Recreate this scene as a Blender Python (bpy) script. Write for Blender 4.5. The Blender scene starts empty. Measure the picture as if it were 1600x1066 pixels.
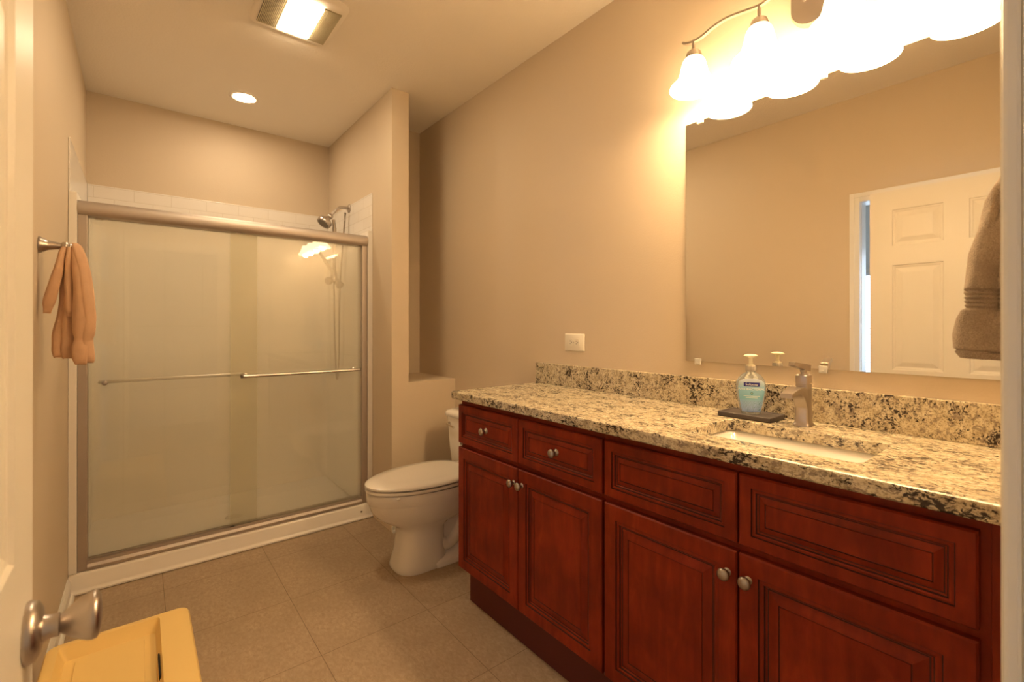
import bpy, bmesh, math, random
from mathutils import Vector, Matrix
random.seed(7)
PI = math.pi
C = bpy.context.scene.collection
scn = bpy.context.scene

# ------------------------------------------------------------------ camera
cam_d = bpy.data.cameras.new('camera')
cam = bpy.data.objects.new('camera', cam_d); C.objects.link(cam)
cam.location = (0, 0, 1.2206)
cam.rotation_euler = (math.radians(90 + 0.077), 0, math.radians(-38.768))
cam_d.sensor_width = 36
cam_d.lens = 723.8 * 36 / 1600
cam_d.shift_y = -24.76 / 1600
cam_d.clip_start = 0.01
cam_d.dof.use_dof = True
cam_d.dof.focus_distance = 1.6
cam_d.dof.aperture_fstop = 5.0
scn.camera = cam

# ------------------------------------------------------------------ world, exposure
w = bpy.data.worlds.new('world'); scn.world = w; w.use_nodes = True
w.node_tree.nodes['Background'].inputs[0].default_value = (1.0, 0.72, 0.46, 1)
w.node_tree.nodes['Background'].inputs[1].default_value = 0.35
scn.view_settings.view_transform = 'Standard'
scn.view_settings.look = 'None'
scn.view_settings.gamma = 1
scn.view_settings.use_curve_mapping = False
scn.view_settings.exposure = 0.12

WARM = (1.0, 0.68, 0.37)
BULB_W = 5.4        # point lamp inside every bell shade
SHADE_E = 20.0       # glow of the frosted glass
FAN_E = 74.0
DOWN_E = 165.0
DAY_E = 6.0

# ------------------------------------------------------------------ room numbers (metres)
XL, XR = -0.2523, 1.5987
YF = 0.04                      # inner face of the front wall
YB = 3.7589                    # shower back wall
XP1, XP2, YP, YN = 1.1611, 1.2702, 2.5817, 3.0727
H = 2.6304
ZL = 0.8775
YT = 2.8714
ZT = 2.0722
ZC = 0.9316
SZ = 1.84

# ------------------------------------------------------------------ helpers
def obj(name, bm, mat=None, parent=None, smooth=False, angle=None):
    me = bpy.data.meshes.new(name)
    bmesh.ops.recalc_face_normals(bm, faces=bm.faces)
    bm.to_mesh(me); bm.free()
    o = bpy.data.objects.new(name, me); C.objects.link(o)
    if mat:
        me.materials.append(mat)
    if smooth:
        for p in me.polygons: p.use_smooth = True
        if angle:
            me.set_sharp_from_angle(angle=math.radians(angle))
    if parent is not None:
        o.parent = parent
        o.matrix_parent_inverse = Matrix.Translation(-Vector(parent.location)) if parent.type == 'EMPTY' or True else Matrix()
    return o

def thing(name, label, cat, loc=(0, 0, 0), group=None):
    o = bpy.data.objects.new(name, None); C.objects.link(o)
    o.location = loc; o.empty_display_size = 0.05
    o['label'] = label; o['category'] = cat
    if group: o['group'] = group
    return o

def tag(o, label, cat, group=None):
    o['label'] = label; o['category'] = cat
    if group: o['group'] = group
    return o

def struct(name, bm, m, parent=None, **k):
    o = obj(name, bm, m, parent, **k)
    if parent is None: o['kind'] = 'structure'
    return o

def box(bm, x0, x1, y0, y1, z0, z1, bev=0, seg=2):
    vs = [bm.verts.new((x, y, z)) for x in (x0, x1) for y in (y0, y1) for z in (z0, z1)]
    idx = [(0, 1, 3, 2), (4, 6, 7, 5), (0, 4, 5, 1), (2, 3, 7, 6), (0, 2, 6, 4), (1, 5, 7, 3)]
    fs = [bm.faces.new([vs[i] for i in f]) for f in idx]
    if bev:
        es = {e for f in fs for e in f.edges}
        bmesh.ops.bevel(bm, geom=list(es), offset=bev, segments=seg, affect='EDGES', profile=0.6)
    return vs

def bxm(*a, **k):
    bm = bmesh.new(); box(bm, *a, **k); return bm

def frame_of(d):
    d = Vector(d).normalized()
    a = Vector((0, 0, 1)) if abs(d.z) < 0.9 else Vector((1, 0, 0))
    u = d.cross(a).normalized(); v = d.cross(u).normalized()
    return d, u, v

def lathe(bm, prof, origin=(0, 0, 0), axis=(0, 0, 1), n=32, sx=1, sy=1, cap=True):
    d, u, v = frame_of(axis); o = Vector(origin); rings = []
    for r, h in prof:
        rings.append([bm.verts.new(o + d * h + (u * math.cos(2 * PI * i / n) * sx + v * math.sin(2 * PI * i / n) * sy) * max(r, 1e-5)) for i in range(n)])
    for a, b in zip(rings, rings[1:]):
        for i in range(n):
            bm.faces.new([a[i], a[(i + 1) % n], b[(i + 1) % n], b[i]])
    if cap:
        for r_ in (rings[0], rings[-1]):
            try: bm.faces.new(r_)
            except ValueError: pass
    return rings

def tube(bm, pts, r, n=12, cap=True):
    pts = [Vector(p) for p in pts]
    rr = r if isinstance(r, (list, tuple)) else [r] * len(pts)
    rings = []; pu = None
    for i, p in enumerate(pts):
        d = (pts[min(i + 1, len(pts) - 1)] - pts[max(i - 1, 0)]).normalized()
        if pu is None: _, u, v = frame_of(d)
        else:
            u = (pu - d * pu.dot(d)).normalized(); v = d.cross(u)
        pu = u
        rings.append([bm.verts.new(p + (u * math.cos(2 * PI * k / n) + v * math.sin(2 * PI * k / n)) * rr[i]) for k in range(n)])
    for a, b in zip(rings, rings[1:]):
        for k in range(n):
            bm.faces.new([a[k], a[(k + 1) % n], b[(k + 1) % n], b[k]])
    if cap:
        bm.faces.new(rings[0]); bm.faces.new(rings[-1])

def smooth_path(pts, k=6):
    """Catmull-Rom through the points"""
    P = [Vector(p) for p in pts]; P = [P[0] * 2 - P[1]] + P + [P[-1] * 2 - P[-2]]
    out = []
    for i in range(1, len(P) - 2):
        for j in range(k):
            t = j / k; a, b, c, d = P[i - 1], P[i], P[i + 1], P[i + 2]
            out.append(0.5 * ((2 * b) + (c - a) * t + (2 * a - 5 * b + 4 * c - d) * t * t + (3 * b - 3 * c + d - a) * t ** 3))
    out.append(P[-2]); return out

def loft(bm, rings, cap0=True, cap1=True, closed=True):
    R = [[bm.verts.new(p) for p in r] for r in rings]
    n = len(R[0])
    for a, b in zip(R, R[1:]):
        for i in range(n if closed else n - 1):
            bm.faces.new([a[i], a[(i + 1) % n], b[(i + 1) % n], b[i]])
    if cap0: bm.faces.new(R[0])
    if cap1: bm.faces.new(R[-1])
    return R

def panel_front(x, y0, y1, z0, z1, rings, back=0.02):
    """raised-panel board whose face looks to -x; rings = (inset, depth behind face[, glazed])"""
    bm = bmesh.new()
    loops = [[(x + back, y0, z0), (x + back, y1, z0), (x + back, y1, z1), (x + back, y0, z1)]]
    for q in rings:
        i, d = q[0], q[1]
        loops.append([(x + d, y0 + i, z0 + i), (x + d, y1 - i, z0 + i), (x + d, y1 - i, z1 - i), (x + d, y0 + i, z1 - i)])
    loft(bm, loops)
    bm.faces.ensure_lookup_table()
    for k, q in enumerate(rings):
        if len(q) > 2:
            for f in bm.faces[4 * k:4 * k + 4]: f.material_index = 1
    return bm

# ------------------------------------------------------------------ materials
def nt(name):
    m = bpy.data.materials.new(name); m.use_nodes = True
    t = m.node_tree; b = t.nodes['Principled BSDF']
    return m, t, b

def mat(name, col, rough=0.5, metal=0.0, spec=0.5, bump=None, trans=0, ior=1.45, emit=None, es=0, coat=0, sub=0):
    m, t, b = nt(name)
    b.inputs['Base Color'].default_value = (*col, 1)
    b.inputs['Roughness'].default_value = rough
    b.inputs['Metallic'].default_value = metal
    b.inputs['Specular IOR Level'].default_value = spec
    b.inputs['IOR'].default_value = ior
    b.inputs['Transmission Weight'].default_value = trans
    b.inputs['Coat Weight'].default_value = coat
    if emit:
        b.inputs['Emission Color'].default_value = (*emit, 1); b.inputs['Emission Strength'].default_value = es
    if bump:
        sc, st, dist = bump
        tc = t.nodes.new('ShaderNodeTexCoord'); n = t.nodes.new('ShaderNodeTexNoise'); bp = t.nodes.new('ShaderNodeBump')
        n.inputs['Scale'].default_value = sc; n.inputs['Detail'].default_value = 4
        bp.inputs['Strength'].default_value = st; bp.inputs['Distance'].default_value = dist
        t.links.new(tc.outputs['Object'], n.inputs['Vector']); t.links.new(n.outputs['Fac'], bp.inputs['Height'])
        t.links.new(bp.outputs['Normal'], b.inputs['Normal'])
    return m

def ramp(t, stops, interp='LINEAR'):
    r = t.nodes.new('ShaderNodeValToRGB'); r.color_ramp.interpolation = interp
    el = r.color_ramp.elements
    while len(el) > 1: el.remove(el[0])
    el[0].position = stops[0][0]; el[0].color = (*stops[0][1], 1)
    for p, c in stops[1:]:
        e = el.new(p); e.color = (*c, 1)
    return r

def noise(t, vec, scale, detail=4, rough=0.55, dist=0):
    n = t.nodes.new('ShaderNodeTexNoise'); n.inputs['Scale'].default_value = scale
    n.inputs['Detail'].default_value = detail; n.inputs['Roughness'].default_value = rough; n.inputs['Distortion'].default_value = dist
    t.links.new(vec, n.inputs['Vector']); return n

def mixc(t, fac, a, b, mode='MIX'):
    m = t.nodes.new('ShaderNodeMix'); m.data_type = 'RGBA'; m.blend_type = mode
    for s, v in ((m.inputs[0], fac), (m.inputs[6], a), (m.inputs[7], b)):
        if hasattr(v, 'is_linked') or hasattr(v, 'links'): t.links.new(v, s)
        else: s.default_value = v if isinstance(v, (int, float)) else (*v, 1)
    return m.outputs[2]

M = {}
M['wall'] = mat('wall_paint', (0.66, 0.555, 0.42), 0.55, spec=0.3, bump=(160, 0.12, 0.004))
M['ceil'] = mat('ceiling_paint', (0.92, 0.86, 0.77), 0.9, spec=0.1, bump=(120, 0.25, 0.006))
M['trim'] = mat('trim_paint', (0.82, 0.80, 0.75), 0.32, bump=(60, 0.03, 0.002))
M['door'] = mat('door_paint', (0.82, 0.78, 0.70), 0.38, bump=(90, 0.06, 0.002))
M['porcelain'] = mat('porcelain', (0.86, 0.83, 0.77), 0.08, coat=0.4)
M['seat'] = mat('seat_plastic', (0.80, 0.76, 0.69), 0.16)
M['acrylic'] = mat('acrylic', (0.88, 0.84, 0.78), 0.22, bump=(25, 0.02, 0.002))
M['nickel'] = mat('brushed_nickel', (0.50, 0.45, 0.41), 0.33, 1.0, bump=(400, 0.05, 0.001))
M['alu'] = mat('satin_aluminium', (0.53, 0.475, 0.43), 0.55, 1.0)
M['knobmetal'] = mat('aged_nickel', (0.42, 0.37, 0.32), 0.36, 1.0)
M['bar'] = mat('polished_aluminium', (0.72, 0.66, 0.60), 0.3, 1.0)
M['chrome'] = mat('chrome', (0.75, 0.72, 0.68), 0.08, 1.0)
M['mirror'] = mat('mirror_silver', (0.93, 0.92, 0.88), 0.0, 1.0)
M['mirror_edge'] = mat('mirror_edge', (0.35, 0.33, 0.25), 0.3)
M['clip'] = mat('clear_plastic', (0.95, 0.93, 0.88), 0.15, trans=0.35, ior=1.45)
M['dark'] = mat('dark_gap', (0.02, 0.015, 0.012), 0.8)
M['plate'] = mat('outlet_plastic', (0.85, 0.80, 0.68), 0.35)
M['slot'] = mat('outlet_slot', (0.05, 0.04, 0.03), 0.6)
M['yellow'] = mat('yellow_plastic', (0.86, 0.62, 0.23), 0.42, bump=(300, 0.04, 0.001))
M['stone'] = mat('grey_stone', (0.085, 0.070, 0.065), 0.5, bump=(120, 0.1, 0.002))
M['pump'] = mat('pump_plastic', (0.88, 0.82, 0.62), 0.3)
M['collar'] = mat('pump_collar', (0.75, 0.70, 0.62), 0.15, trans=0.5)
M['bottle'] = mat('clear_soap_bottle', (0.78, 0.86, 0.93), 0.06, trans=0.85, ior=1.30)
M['vent'] = mat('vent_plastic', (0.50, 0.43, 0.28), 0.5)
M['downlens'] = mat('downlight_lens', (0.9, 0.85, 0.8), 0.4, emit=(1.0, 0.76, 0.50), es=DOWN_E)
M['fanlens'] = mat('fan_light_lens', (0.9, 0.9, 0.85), 0.4, emit=(1.0, 0.76, 0.47), es=FAN_E)
M['day'] = mat('daylight_pane', (0.8, 0.85, 0.9), 0.4, emit=(0.62, 0.78, 1.0), es=DAY_E)
M['blind'] = mat('blind_slat', (0.80, 0.82, 0.86), 0.5)
M['brmwall'] = mat('bedroom_paint', (0.78, 0.79, 0.78), 0.8)
M['screen'] = mat('brass_dull', (0.45, 0.40, 0.30), 0.4, 1.0)

def towel_mat(name, c1, c2, sc=900, dist=0.004, bands=None):
    m, t, b = nt(name)
    tc = t.nodes.new('ShaderNodeTexCoord'); v = tc.outputs['Object']
    n = noise(t, v, sc, 2); n2 = noise(t, v, 30, 3)
    r = ramp(t, [(0.3, c1), (0.7, c2)])
    t.links.new(n.outputs['Fac'], r.inputs[0])
    c = mixc(t, n2.outputs['Fac'], r.outputs[0], tuple(x * 0.85 for x in c1))
    t.links.new(c, b.inputs['Base Color'])
    b.inputs['Roughness'].default_value = 1.0; b.inputs['Specular IOR Level'].default_value = 0.05
    b.inputs['Sheen Weight'].default_value = 0.5; b.inputs['Sheen Roughness'].default_value = 0.5
    b.inputs['Sheen Tint'].default_value = (*c2, 1)
    bp = t.nodes.new('ShaderNodeBump'); bp.inputs['Strength'].default_value = 0.7; bp.inputs['Distance'].default_value = dist
    t.links.new(n.outputs['Fac'], bp.inputs['Height']); t.links.new(bp.outputs['Normal'], b.inputs['Normal'])
    return m
M['otowel'] = towel_mat('peach_terry', (0.86, 0.54, 0.34), (0.97, 0.70, 0.48))
M['gtowel'] = towel_mat('taupe_terry', (0.38, 0.31, 0.245), (0.78, 0.67, 0.55), 520, 0.005)

def wood_mat():
    m, t, b = nt('cherry_stain')
    tc = t.nodes.new('ShaderNodeTexCoord'); mp = t.nodes.new('ShaderNodeMapping')
    mp.inputs['Scale'].default_value = (6, 6, 1.2)
    t.links.new(tc.outputs['Object'], mp.inputs['Vector'])
    n = noise(t, mp.outputs[0], 6, 6, 0.6, 0.6); n2 = noise(t, tc.outputs['Object'], 7, 3)
    r = ramp(t, [(0.25, (0.175, 0.0165, 0.0038)), (0.55, (0.235, 0.025, 0.0055)), (0.8, (0.30, 0.040, 0.009))])
    t.links.new(n.outputs['Fac'], r.inputs[0])
    r2 = ramp(t, [(0.35, (0.75, 0.70, 0.7)), (0.65, (1.12, 1.1, 1.1))])
    t.links.new(n2.outputs['Fac'], r2.inputs[0])
    t.links.new(mixc(t, 1.0, r.outputs[0], r2.outputs[0], 'MULTIPLY'), b.inputs['Base Color'])
    b.inputs['Roughness'].default_value = 0.42; b.inputs['Specular IOR Level'].default_value = 0.22
    return m
M['wood'] = wood_mat()
M['glaze'] = mat('dark_glaze', (0.045, 0.005, 0.002), 0.5)
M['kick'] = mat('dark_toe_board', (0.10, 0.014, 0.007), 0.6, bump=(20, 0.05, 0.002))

def granite_mat(name='granite', stretch=(1, 1, 1)):
    m, t, b = nt(name)
    tc = t.nodes.new('ShaderNodeTexCoord'); mpg = t.nodes.new('ShaderNodeMapping'); mpg.inputs['Scale'].default_value = stretch
    t.links.new(tc.outputs['Object'], mpg.inputs['Vector']); v = mpg.outputs[0]
    def off(x, y, z):
        vv = t.nodes.new('ShaderNodeVectorMath'); vv.operation = 'ADD'; vv.inputs[1].default_value = (x, y, z)
        t.links.new(v, vv.inputs[0]); return vv.outputs[0]
    base = noise(t, v, 45, 5, 0.65)
    rb = ramp(t, [(0.30, (0.43, 0.35, 0.23)), (0.47, (0.65, 0.57, 0.40)), (0.68, (0.79, 0.735, 0.57))])
    t.links.new(base.outputs['Fac'], rb.inputs[0])
    fine = noise(t, off(2, 5, 1), 230, 3, 0.7)
    rf = ramp(t, [(0.38, (0.42, 0.34, 0.26)), (0.50, (1, 1, 1))])
    t.links.new(fine.outputs['Fac'], rf.inputs[0])
    c = mixc(t, 0.75, rb.outputs[0], rf.outputs[0], 'MULTIPLY')
    gy = noise(t, off(3.1, 7.7, 1.3), 75, 4, 0.65, 0.8); rg = ramp(t, [(0.53, (0, 0, 0)), (0.60, (0.8, 0.8, 0.8))])
    t.links.new(gy.outputs['Fac'], rg.inputs[0])
    c = mixc(t, rg.outputs[0], c, (0.24, 0.185, 0.145))
    sp = noise(t, off(9, 1, 4), 105, 5, 0.70, 0.8); pat = noise(t, off(1, 2, 3), 16, 3, 0.5)
    add = t.nodes.new('ShaderNodeMath'); add.operation = 'MULTIPLY_ADD'
    t.links.new(pat.outputs['Fac'], add.inputs[0]); add.inputs[1].default_value = 0.45
    t.links.new(sp.outputs['Fac'], add.inputs[2])
    rs = ramp(t, [(0.0, (0, 0, 0)), (0.775, (0, 0, 0)), (0.82, (1, 1, 1))])
    t.links.new(add.outputs[0], rs.inputs[0])
    c = mixc(t, rs.outputs[0], c, (0.040, 0.028, 0.024))
    t.links.new(c, b.inputs['Base Color'])
    b.inputs['Roughness'].default_value = 0.2; b.inputs['Specular IOR Level'].default_value = 0.4
    return m
M['granite'] = granite_mat()
M['granite_top'] = granite_mat('granite_top', (1.1, 0.62, 1.0))

def floor_mat():
    m, t, b = nt('floor_vinyl_tile')
    tc = t.nodes.new('ShaderNodeTexCoord'); v = tc.outputs['Object']
    sep = t.nodes.new('ShaderNodeSeparateXYZ'); t.links.new(v, sep.inputs[0])
    def line(sock, off, per, wd):
        a = t.nodes.new('ShaderNodeMath'); a.operation = 'SUBTRACT'; a.inputs[1].default_value = off - 40 * per; t.links.new(sock, a.inputs[0])
        d = t.nodes.new('ShaderNodeMath'); d.operation = 'MODULO'; d.inputs[1].default_value = per; t.links.new(a.outputs[0], d.inputs[0])
        c = t.nodes.new('ShaderNodeMath'); c.operation = 'LESS_THAN'; c.inputs[1].default_value = wd; t.links.new(d.outputs[0], c.inputs[0])
        return c.outputs[0]
    lx = line(sep.outputs[0], 0.0855, 0.4388, 0.0022); ly = line(sep.outputs[1], 1.779, 0.4475, 0.0022)
    mx = t.nodes.new('ShaderNodeMath'); mx.operation = 'MAXIMUM'; t.links.new(lx, mx.inputs[0]); t.links.new(ly, mx.inputs[1])
    mp = t.nodes.new('ShaderNodeMapping'); mp.inputs['Scale'].default_value = (1, 0.55, 1); t.links.new(v, mp.inputs['Vector'])
    n = noise(t, mp.outputs[0], 85, 6, 0.68, 0.7); n2 = noise(t, v, 6, 3)
    r = ramp(t, [(0.28, (0.32, 0.235, 0.16)), (0.5, (0.47, 0.36, 0.25)), (0.72, (0.61, 0.49, 0.36))])
    t.links.new(n.outputs['Fac'], r.inputs[0])
    c = mixc(t, n2.outputs['Fac'], r.outputs[0], (0.36, 0.27, 0.185))
    t.links.new(mixc(t, mx.outputs[0], c, (0.20, 0.145, 0.095)), b.inputs['Base Color'])
    b.inputs['Roughness'].default_value = 0.5; b.inputs['Specular IOR Level'].default_value = 0.3
    bp = t.nodes.new('ShaderNodeBump'); bp.inputs['Strength'].default_value = 0.15; bp.inputs['Distance'].default_value = 0.002
    t.links.new(n.outputs['Fac'], bp.inputs['Height']); t.links.new(bp.outputs['Normal'], b.inputs['Normal'])
    return m
M['floor'] = floor_mat()

def tile_mat(name, axis):
    """white wall tile laid in running bond; axis 'x' or 'y' runs along the wall"""
    m, t, b = nt(name)
    tc = t.nodes.new('ShaderNodeTexCoord'); sep = t.nodes.new('ShaderNodeSeparateXYZ'); t.links.new(tc.outputs['Object'], sep.inputs[0])
    cmb = t.nodes.new('ShaderNodeCombineXYZ'); t.links.new(sep.outputs[0 if axis == 'x' else 1], cmb.inputs[0]); t.links.new(sep.outputs[2], cmb.inputs[1])
    mp = t.nodes.new('ShaderNodeMapping'); mp.inputs['Location'].default_value = (0.03, -0.0235, 0)
    t.links.new(cmb.outputs[0], mp.inputs['Vector'])
    br = t.nodes.new('ShaderNodeTexBrick'); t.links.new(mp.outputs[0], br.inputs['Vector'])
    br.inputs['Scale'].default_value = 1; br.inputs['Brick Width'].default_value = 0.19; br.inputs['Row Height'].default_value = 0.068
    br.inputs['Mortar Size'].default_value = 0.0022; br.inputs['Mortar Smooth'].default_value = 0.3; br.inputs['Bias'].default_value = 0
    br.inputs['Color1'].default_value = (0.84, 0.80, 0.75, 1); br.inputs['Color2'].default_value = (0.82, 0.78, 0.73, 1); br.inputs['Mortar'].default_value = (0.74, 0.69, 0.62, 1)
    t.links.new(br.outputs['Color'], b.inputs['Base Color'])
    b.inputs['Roughness'].default_value = 0.12
    bp = t.nodes.new('ShaderNodeBump'); bp.invert = True; bp.inputs['Strength'].default_value = 0.4; bp.inputs['Distance'].default_value = 0.002
    t.links.new(br.outputs['Fac'], bp.inputs['Height']); t.links.new(bp.outputs['Normal'], b.inputs['Normal'])
    return m
M['tilex'] = tile_mat('tile_back', 'x'); M['tiley'] = tile_mat('tile_side', 'y')

def obscure_glass():
    m, t, b = nt('obscure_glass'); t.nodes.remove(b)
    out = [n for n in t.nodes if n.type == 'OUTPUT_MATERIAL'][0]
    tc = t.nodes.new('ShaderNodeTexCoord'); n = noise(t, tc.outputs['Object'], 260, 3)
    bp = t.nodes.new('ShaderNodeBump'); bp.inputs['Strength'].default_value = 0.03; bp.inputs['Distance'].default_value = 0.001
    t.links.new(n.outputs['Fac'], bp.inputs['Height'])
    g = t.nodes.new('ShaderNodeBsdfRefraction'); g.inputs['Color'].default_value = (0.99, 0.99, 0.95, 1); g.inputs['Roughness'].default_value = 0.15; g.inputs['IOR'].default_value = 1.25
    tr = t.nodes.new('ShaderNodeBsdfTransparent'); tr.inputs[0].default_value = (0.99, 0.99, 0.95, 1)
    df = t.nodes.new('ShaderNodeBsdfDiffuse'); df.inputs['Color'].default_value = (0.96, 0.92, 0.76, 1)
    tl = t.nodes.new('ShaderNodeBsdfTranslucent'); tl.inputs['Color'].default_value = (0.96, 0.92, 0.76, 1)
    gl = t.nodes.new('ShaderNodeBsdfGlossy'); gl.inputs['Roughness'].default_value = 0.02; gl.inputs['Color'].default_value = (1, 1, 1, 1)
    def mx(f, a, c):
        s = t.nodes.new('ShaderNodeMixShader')
        if isinstance(f, float): s.inputs[0].default_value = f
        else: t.links.new(f, s.inputs[0])
        t.links.new(a, s.inputs[1]); t.links.new(c, s.inputs[2]); return s.outputs[0]
    fr = t.nodes.new('ShaderNodeFresnel'); fr.inputs['IOR'].default_value = 1.5
    a = mx(0.82, g.outputs[0], tr.outputs[0])
    hz = mx(0.5, df.outputs[0], tl.outputs[0])
    a = mx(0.24, a, hz)
    a = mx(fr.outputs[0], a, gl.outputs[0])
    t.links.new(a, out.inputs['Surface'])
    return m
M['glass'] = obscure_glass()

def shade_mat():
    m, t, b = nt('frosted_shade')
    b.inputs['Base Color'].default_value = (0.9, 0.86, 0.78, 1); b.inputs['Roughness'].default_value = 0.35
    b.inputs['Emission Color'].default_value = (1.0, 0.70, 0.37, 1); b.inputs['Emission Strength'].default_value = SHADE_E
    return m
M['shade'] = shade_mat()

def label_mat():
    m, t, b = nt('soap_label')
    tc = t.nodes.new('ShaderNodeTexCoord'); sep = t.nodes.new('ShaderNodeSeparateXYZ'); t.links.new(tc.outputs['Generated'], sep.inputs[0])
    r = ramp(t, [(0.0, (0.36, 0.52, 0.95)), (0.30, (0.34, 0.56, 0.85)), (0.40, (0.24, 0.54, 0.72)), (0.66, (0.30, 0.60, 0.78)), (0.85, (0.48, 0.62, 0.72)), (1.0, (0.60, 0.64, 0.74))])
    t.links.new(sep.outputs[2], r.inputs[0])
    wv = t.nodes.new('ShaderNodeTexWave'); wv.wave_type = 'RINGS'; wv.inputs['Scale'].default_value = 7; wv.inputs['Distortion'].default_value = 9; wv.inputs['Detail'].default_value = 1
    t.links.new(tc.outputs['Generated'], wv.inputs['Vector'])
    rw = ramp(t, [(0.03, (1, 1, 1)), (0.09, (0, 0, 0))]); t.links.new(wv.outputs['Fac'], rw.inputs[0])
    lt = t.nodes.new('ShaderNodeMath'); lt.operation = 'LESS_THAN'; lt.inputs[1].default_value = 0.33; t.links.new(sep.outputs[2], lt.inputs[0])
    mu = t.nodes.new('ShaderNodeMath'); mu.operation = 'MULTIPLY'; t.links.new(rw.outputs[0], mu.inputs[0]); t.links.new(lt.outputs[0], mu.inputs[1])
    t.links.new(mixc(t, mu.outputs[0], r.outputs[0], (0.10, 0.25, 0.33)), b.inputs['Base Color'])
    b.inputs['Roughness'].default_value = 0.25
    return m
M['label'] = label_mat()
M['navy'] = mat('navy_ink', (0.012, 0.012, 0.20), 0.3)
M['white_ink'] = mat('white_ink', (0.92, 0.92, 0.88), 0.4)
M['teal_ink'] = mat('dark_teal_ink', (0.04, 0.22, 0.24), 0.4)

# ================================================================== SETTING
T = 0.11
struct('floor', bxm(XL - T, XR + T, -1.2, YB + T, -0.05, 0), M['floor'])
struct('ceiling', bxm(XL - T, XR + T, -0.08, YB + T, H, H + 0.05), M['ceil'])
struct('wall_right', bxm(XR, XR + T, -0.08, YB + T, 0, H), M['wall'])
# left wall with the doorway to the next room
DY0, DY1, DZ = 0.13, 0.894, 1.995
bm = bmesh.new()
box(bm, XL - T, XL, DY1, YB + T, 0, H)
box(bm, XL - T, XL, -0.08, DY0, 0, H)
box(bm, XL - T, XL, DY0, DY1, DZ, H)
struct('wall_left', bm, M['wall'])
struct('wall_back', bxm(XL, XP1, YB, YB + T, 0, H), M['wall'])
struct('wall_partition', bxm(XP1, XP2, YP, YB + T, 0, H), M['wall'])
struct('wall_niche', bxm(XP2, XR, YN, YN + 0.1, 0, H), M['wall'])
struct('wall_half', bxm(XP2, XR, YP, YN, 0, ZL), M['wall'])
# front wall with the doorway the picture was taken from
JX0, JX1 = -0.085, 0.668
bm = bmesh.new()
box(bm, XL, JX0 - 0.02, -0.08, YF, 0, H)
box(bm, JX1 + 0.02, XR, -0.08, YF, 0, H)
box(bm, JX0 - 0.02, JX1 + 0.02, -0.08, YF, 2.01, H)
struct('wall_front', bm, M['wall'])
# entry jambs and casing
def casing_profile_y(bm, x0, x1, z0, z1, yb, out=1):
    box(bm, x0, x1, yb, yb + 0.012 * out, z0, z1, bev=0.003)
bm = bmesh.new()
box(bm, JX1, JX1 + 0.02, -0.10, YF, 0, 2.01, bev=0.002)
box(bm, JX1 + 0.004, JX1 + 0.062, YF, YF + 0.0145, 0, 2.06, bev=0.004)
box(bm, JX1 + 0.030, JX1 + 0.058, YF + 0.0145, YF + 0.0175, 0, 2.055, bev=0.001)
box(bm, JX1 - 0.011, JX1, -0.085, -0.02, 0, 2.0, bev=0.003)
struct('trim_1', bm, M['trim'])
bm = bmesh.new()
box(bm, JX0 - 0.02, JX0, -0.10, YF, 0, 2.01, bev=0.002)
box(bm, JX0 - 0.062, JX0 - 0.004, YF, YF + 0.0145, 0, 2.06, bev=0.004)
struct('trim_2', bm, M['trim'])
bm = bmesh.new()
box(bm, JX0, JX1, -0.10, YF, 1.99, 2.01)
box(bm, JX0 - 0.004, JX1 + 0.004, YF, YF + 0.0145, 2.003, 2.06, bev=0.004)
struct('trim_3', bm, M['trim'])
# casing and jamb of the doorway in the left wall
bm = bmesh.new()
CY = DY1 - 0.017
ct_ = DZ - 0.017 + 0.056
for y0, y1 in ((CY, CY + 0.052), (DY0 - 0.045, DY0)):
    box(bm, XL, XL + 0.010, y0, y1, 0, ct_, bev=0.002)
box(bm, XL + 0.0095, XL + 0.015, CY + 0.026, CY + 0.050, 0, ct_ - 0.002, bev=0.002)
box(bm, XL, XL + 0.0098, DY0, CY, ct_ - 0.056, ct_ - 0.0002, bev=0.002)
box(bm, XL + 0.0095, XL + 0.0148, DY0 - 0.02, CY + 0.026, ct_ - 0.028, ct_ - 0.002, bev=0.002)
struct('trim_4', bm, M['trim'])
bm = bmesh.new()
box(bm, XL - T - 0.003, XL, DY1 - 0.018, DY1 - 0.0005, 0, DZ - 0.0005)
box(bm, XL - T - 0.003, XL, DY0 + 0.0005, DY0 + 0.018, 0, DZ - 0.0005)
box(bm, XL - T - 0.003, XL, DY0 + 0.018, DY1 - 0.018, DZ - 0.018, DZ - 0.0005)
box(bm, XL - 0.05, XL - 0.02, DY1 - 0.0205, DY1 - 0.018, 0, DZ - 0.018, bev=0.001)
struct('trim_5', bm, M['trim'])
# next room seen through the gap in the mirror
BX = -2.8
struct('floor_bedroom', bxm(BX, XL - T, -0.6, 2.6, -0.05, 0), mat('bedroom_carpet', (0.45, 0.42, 0.38), 0.95, bump=(300, 0.4, 0.01)))
struct('ceiling_bedroom', bxm(BX, XL - T, -0.6, 2.6, 2.63, 2.68), M['ceil'])
struct('wall_bedroom_far', bxm(BX - 0.1, BX, -0.6, 2.6, 0, 2.63), M['brmwall'])
struct('wall_bedroom_side', bxm(BX, XL - T, 2.6, 2.7, 0, 2.63), M['brmwall'])
struct('wall_bedroom_front', bxm(BX, XL - T, -0.7, -0.6, 0, 2.63), M['brmwall'])
bm = bmesh.new(); box(bm, BX + 0.004, BX + 0.012, 0.9, 1.9, 0.72, 1.76)
win = struct('window_1', bm, M['day'])
bm = bmesh.new()
for y0, y1, z0, z1 in ((0.84, 0.9, 0.66, 1.82), (1.9, 1.96, 0.66, 1.82), (0.9, 1.9, 1.76, 1.82), (0.9, 1.9, 0.66, 0.72)):
    box(bm, BX, BX + 0.03, y0, y1, z0, z1, bev=0.003)
o = obj('window_frame', bm, M['trim'], win)
bm = bmesh.new()
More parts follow.
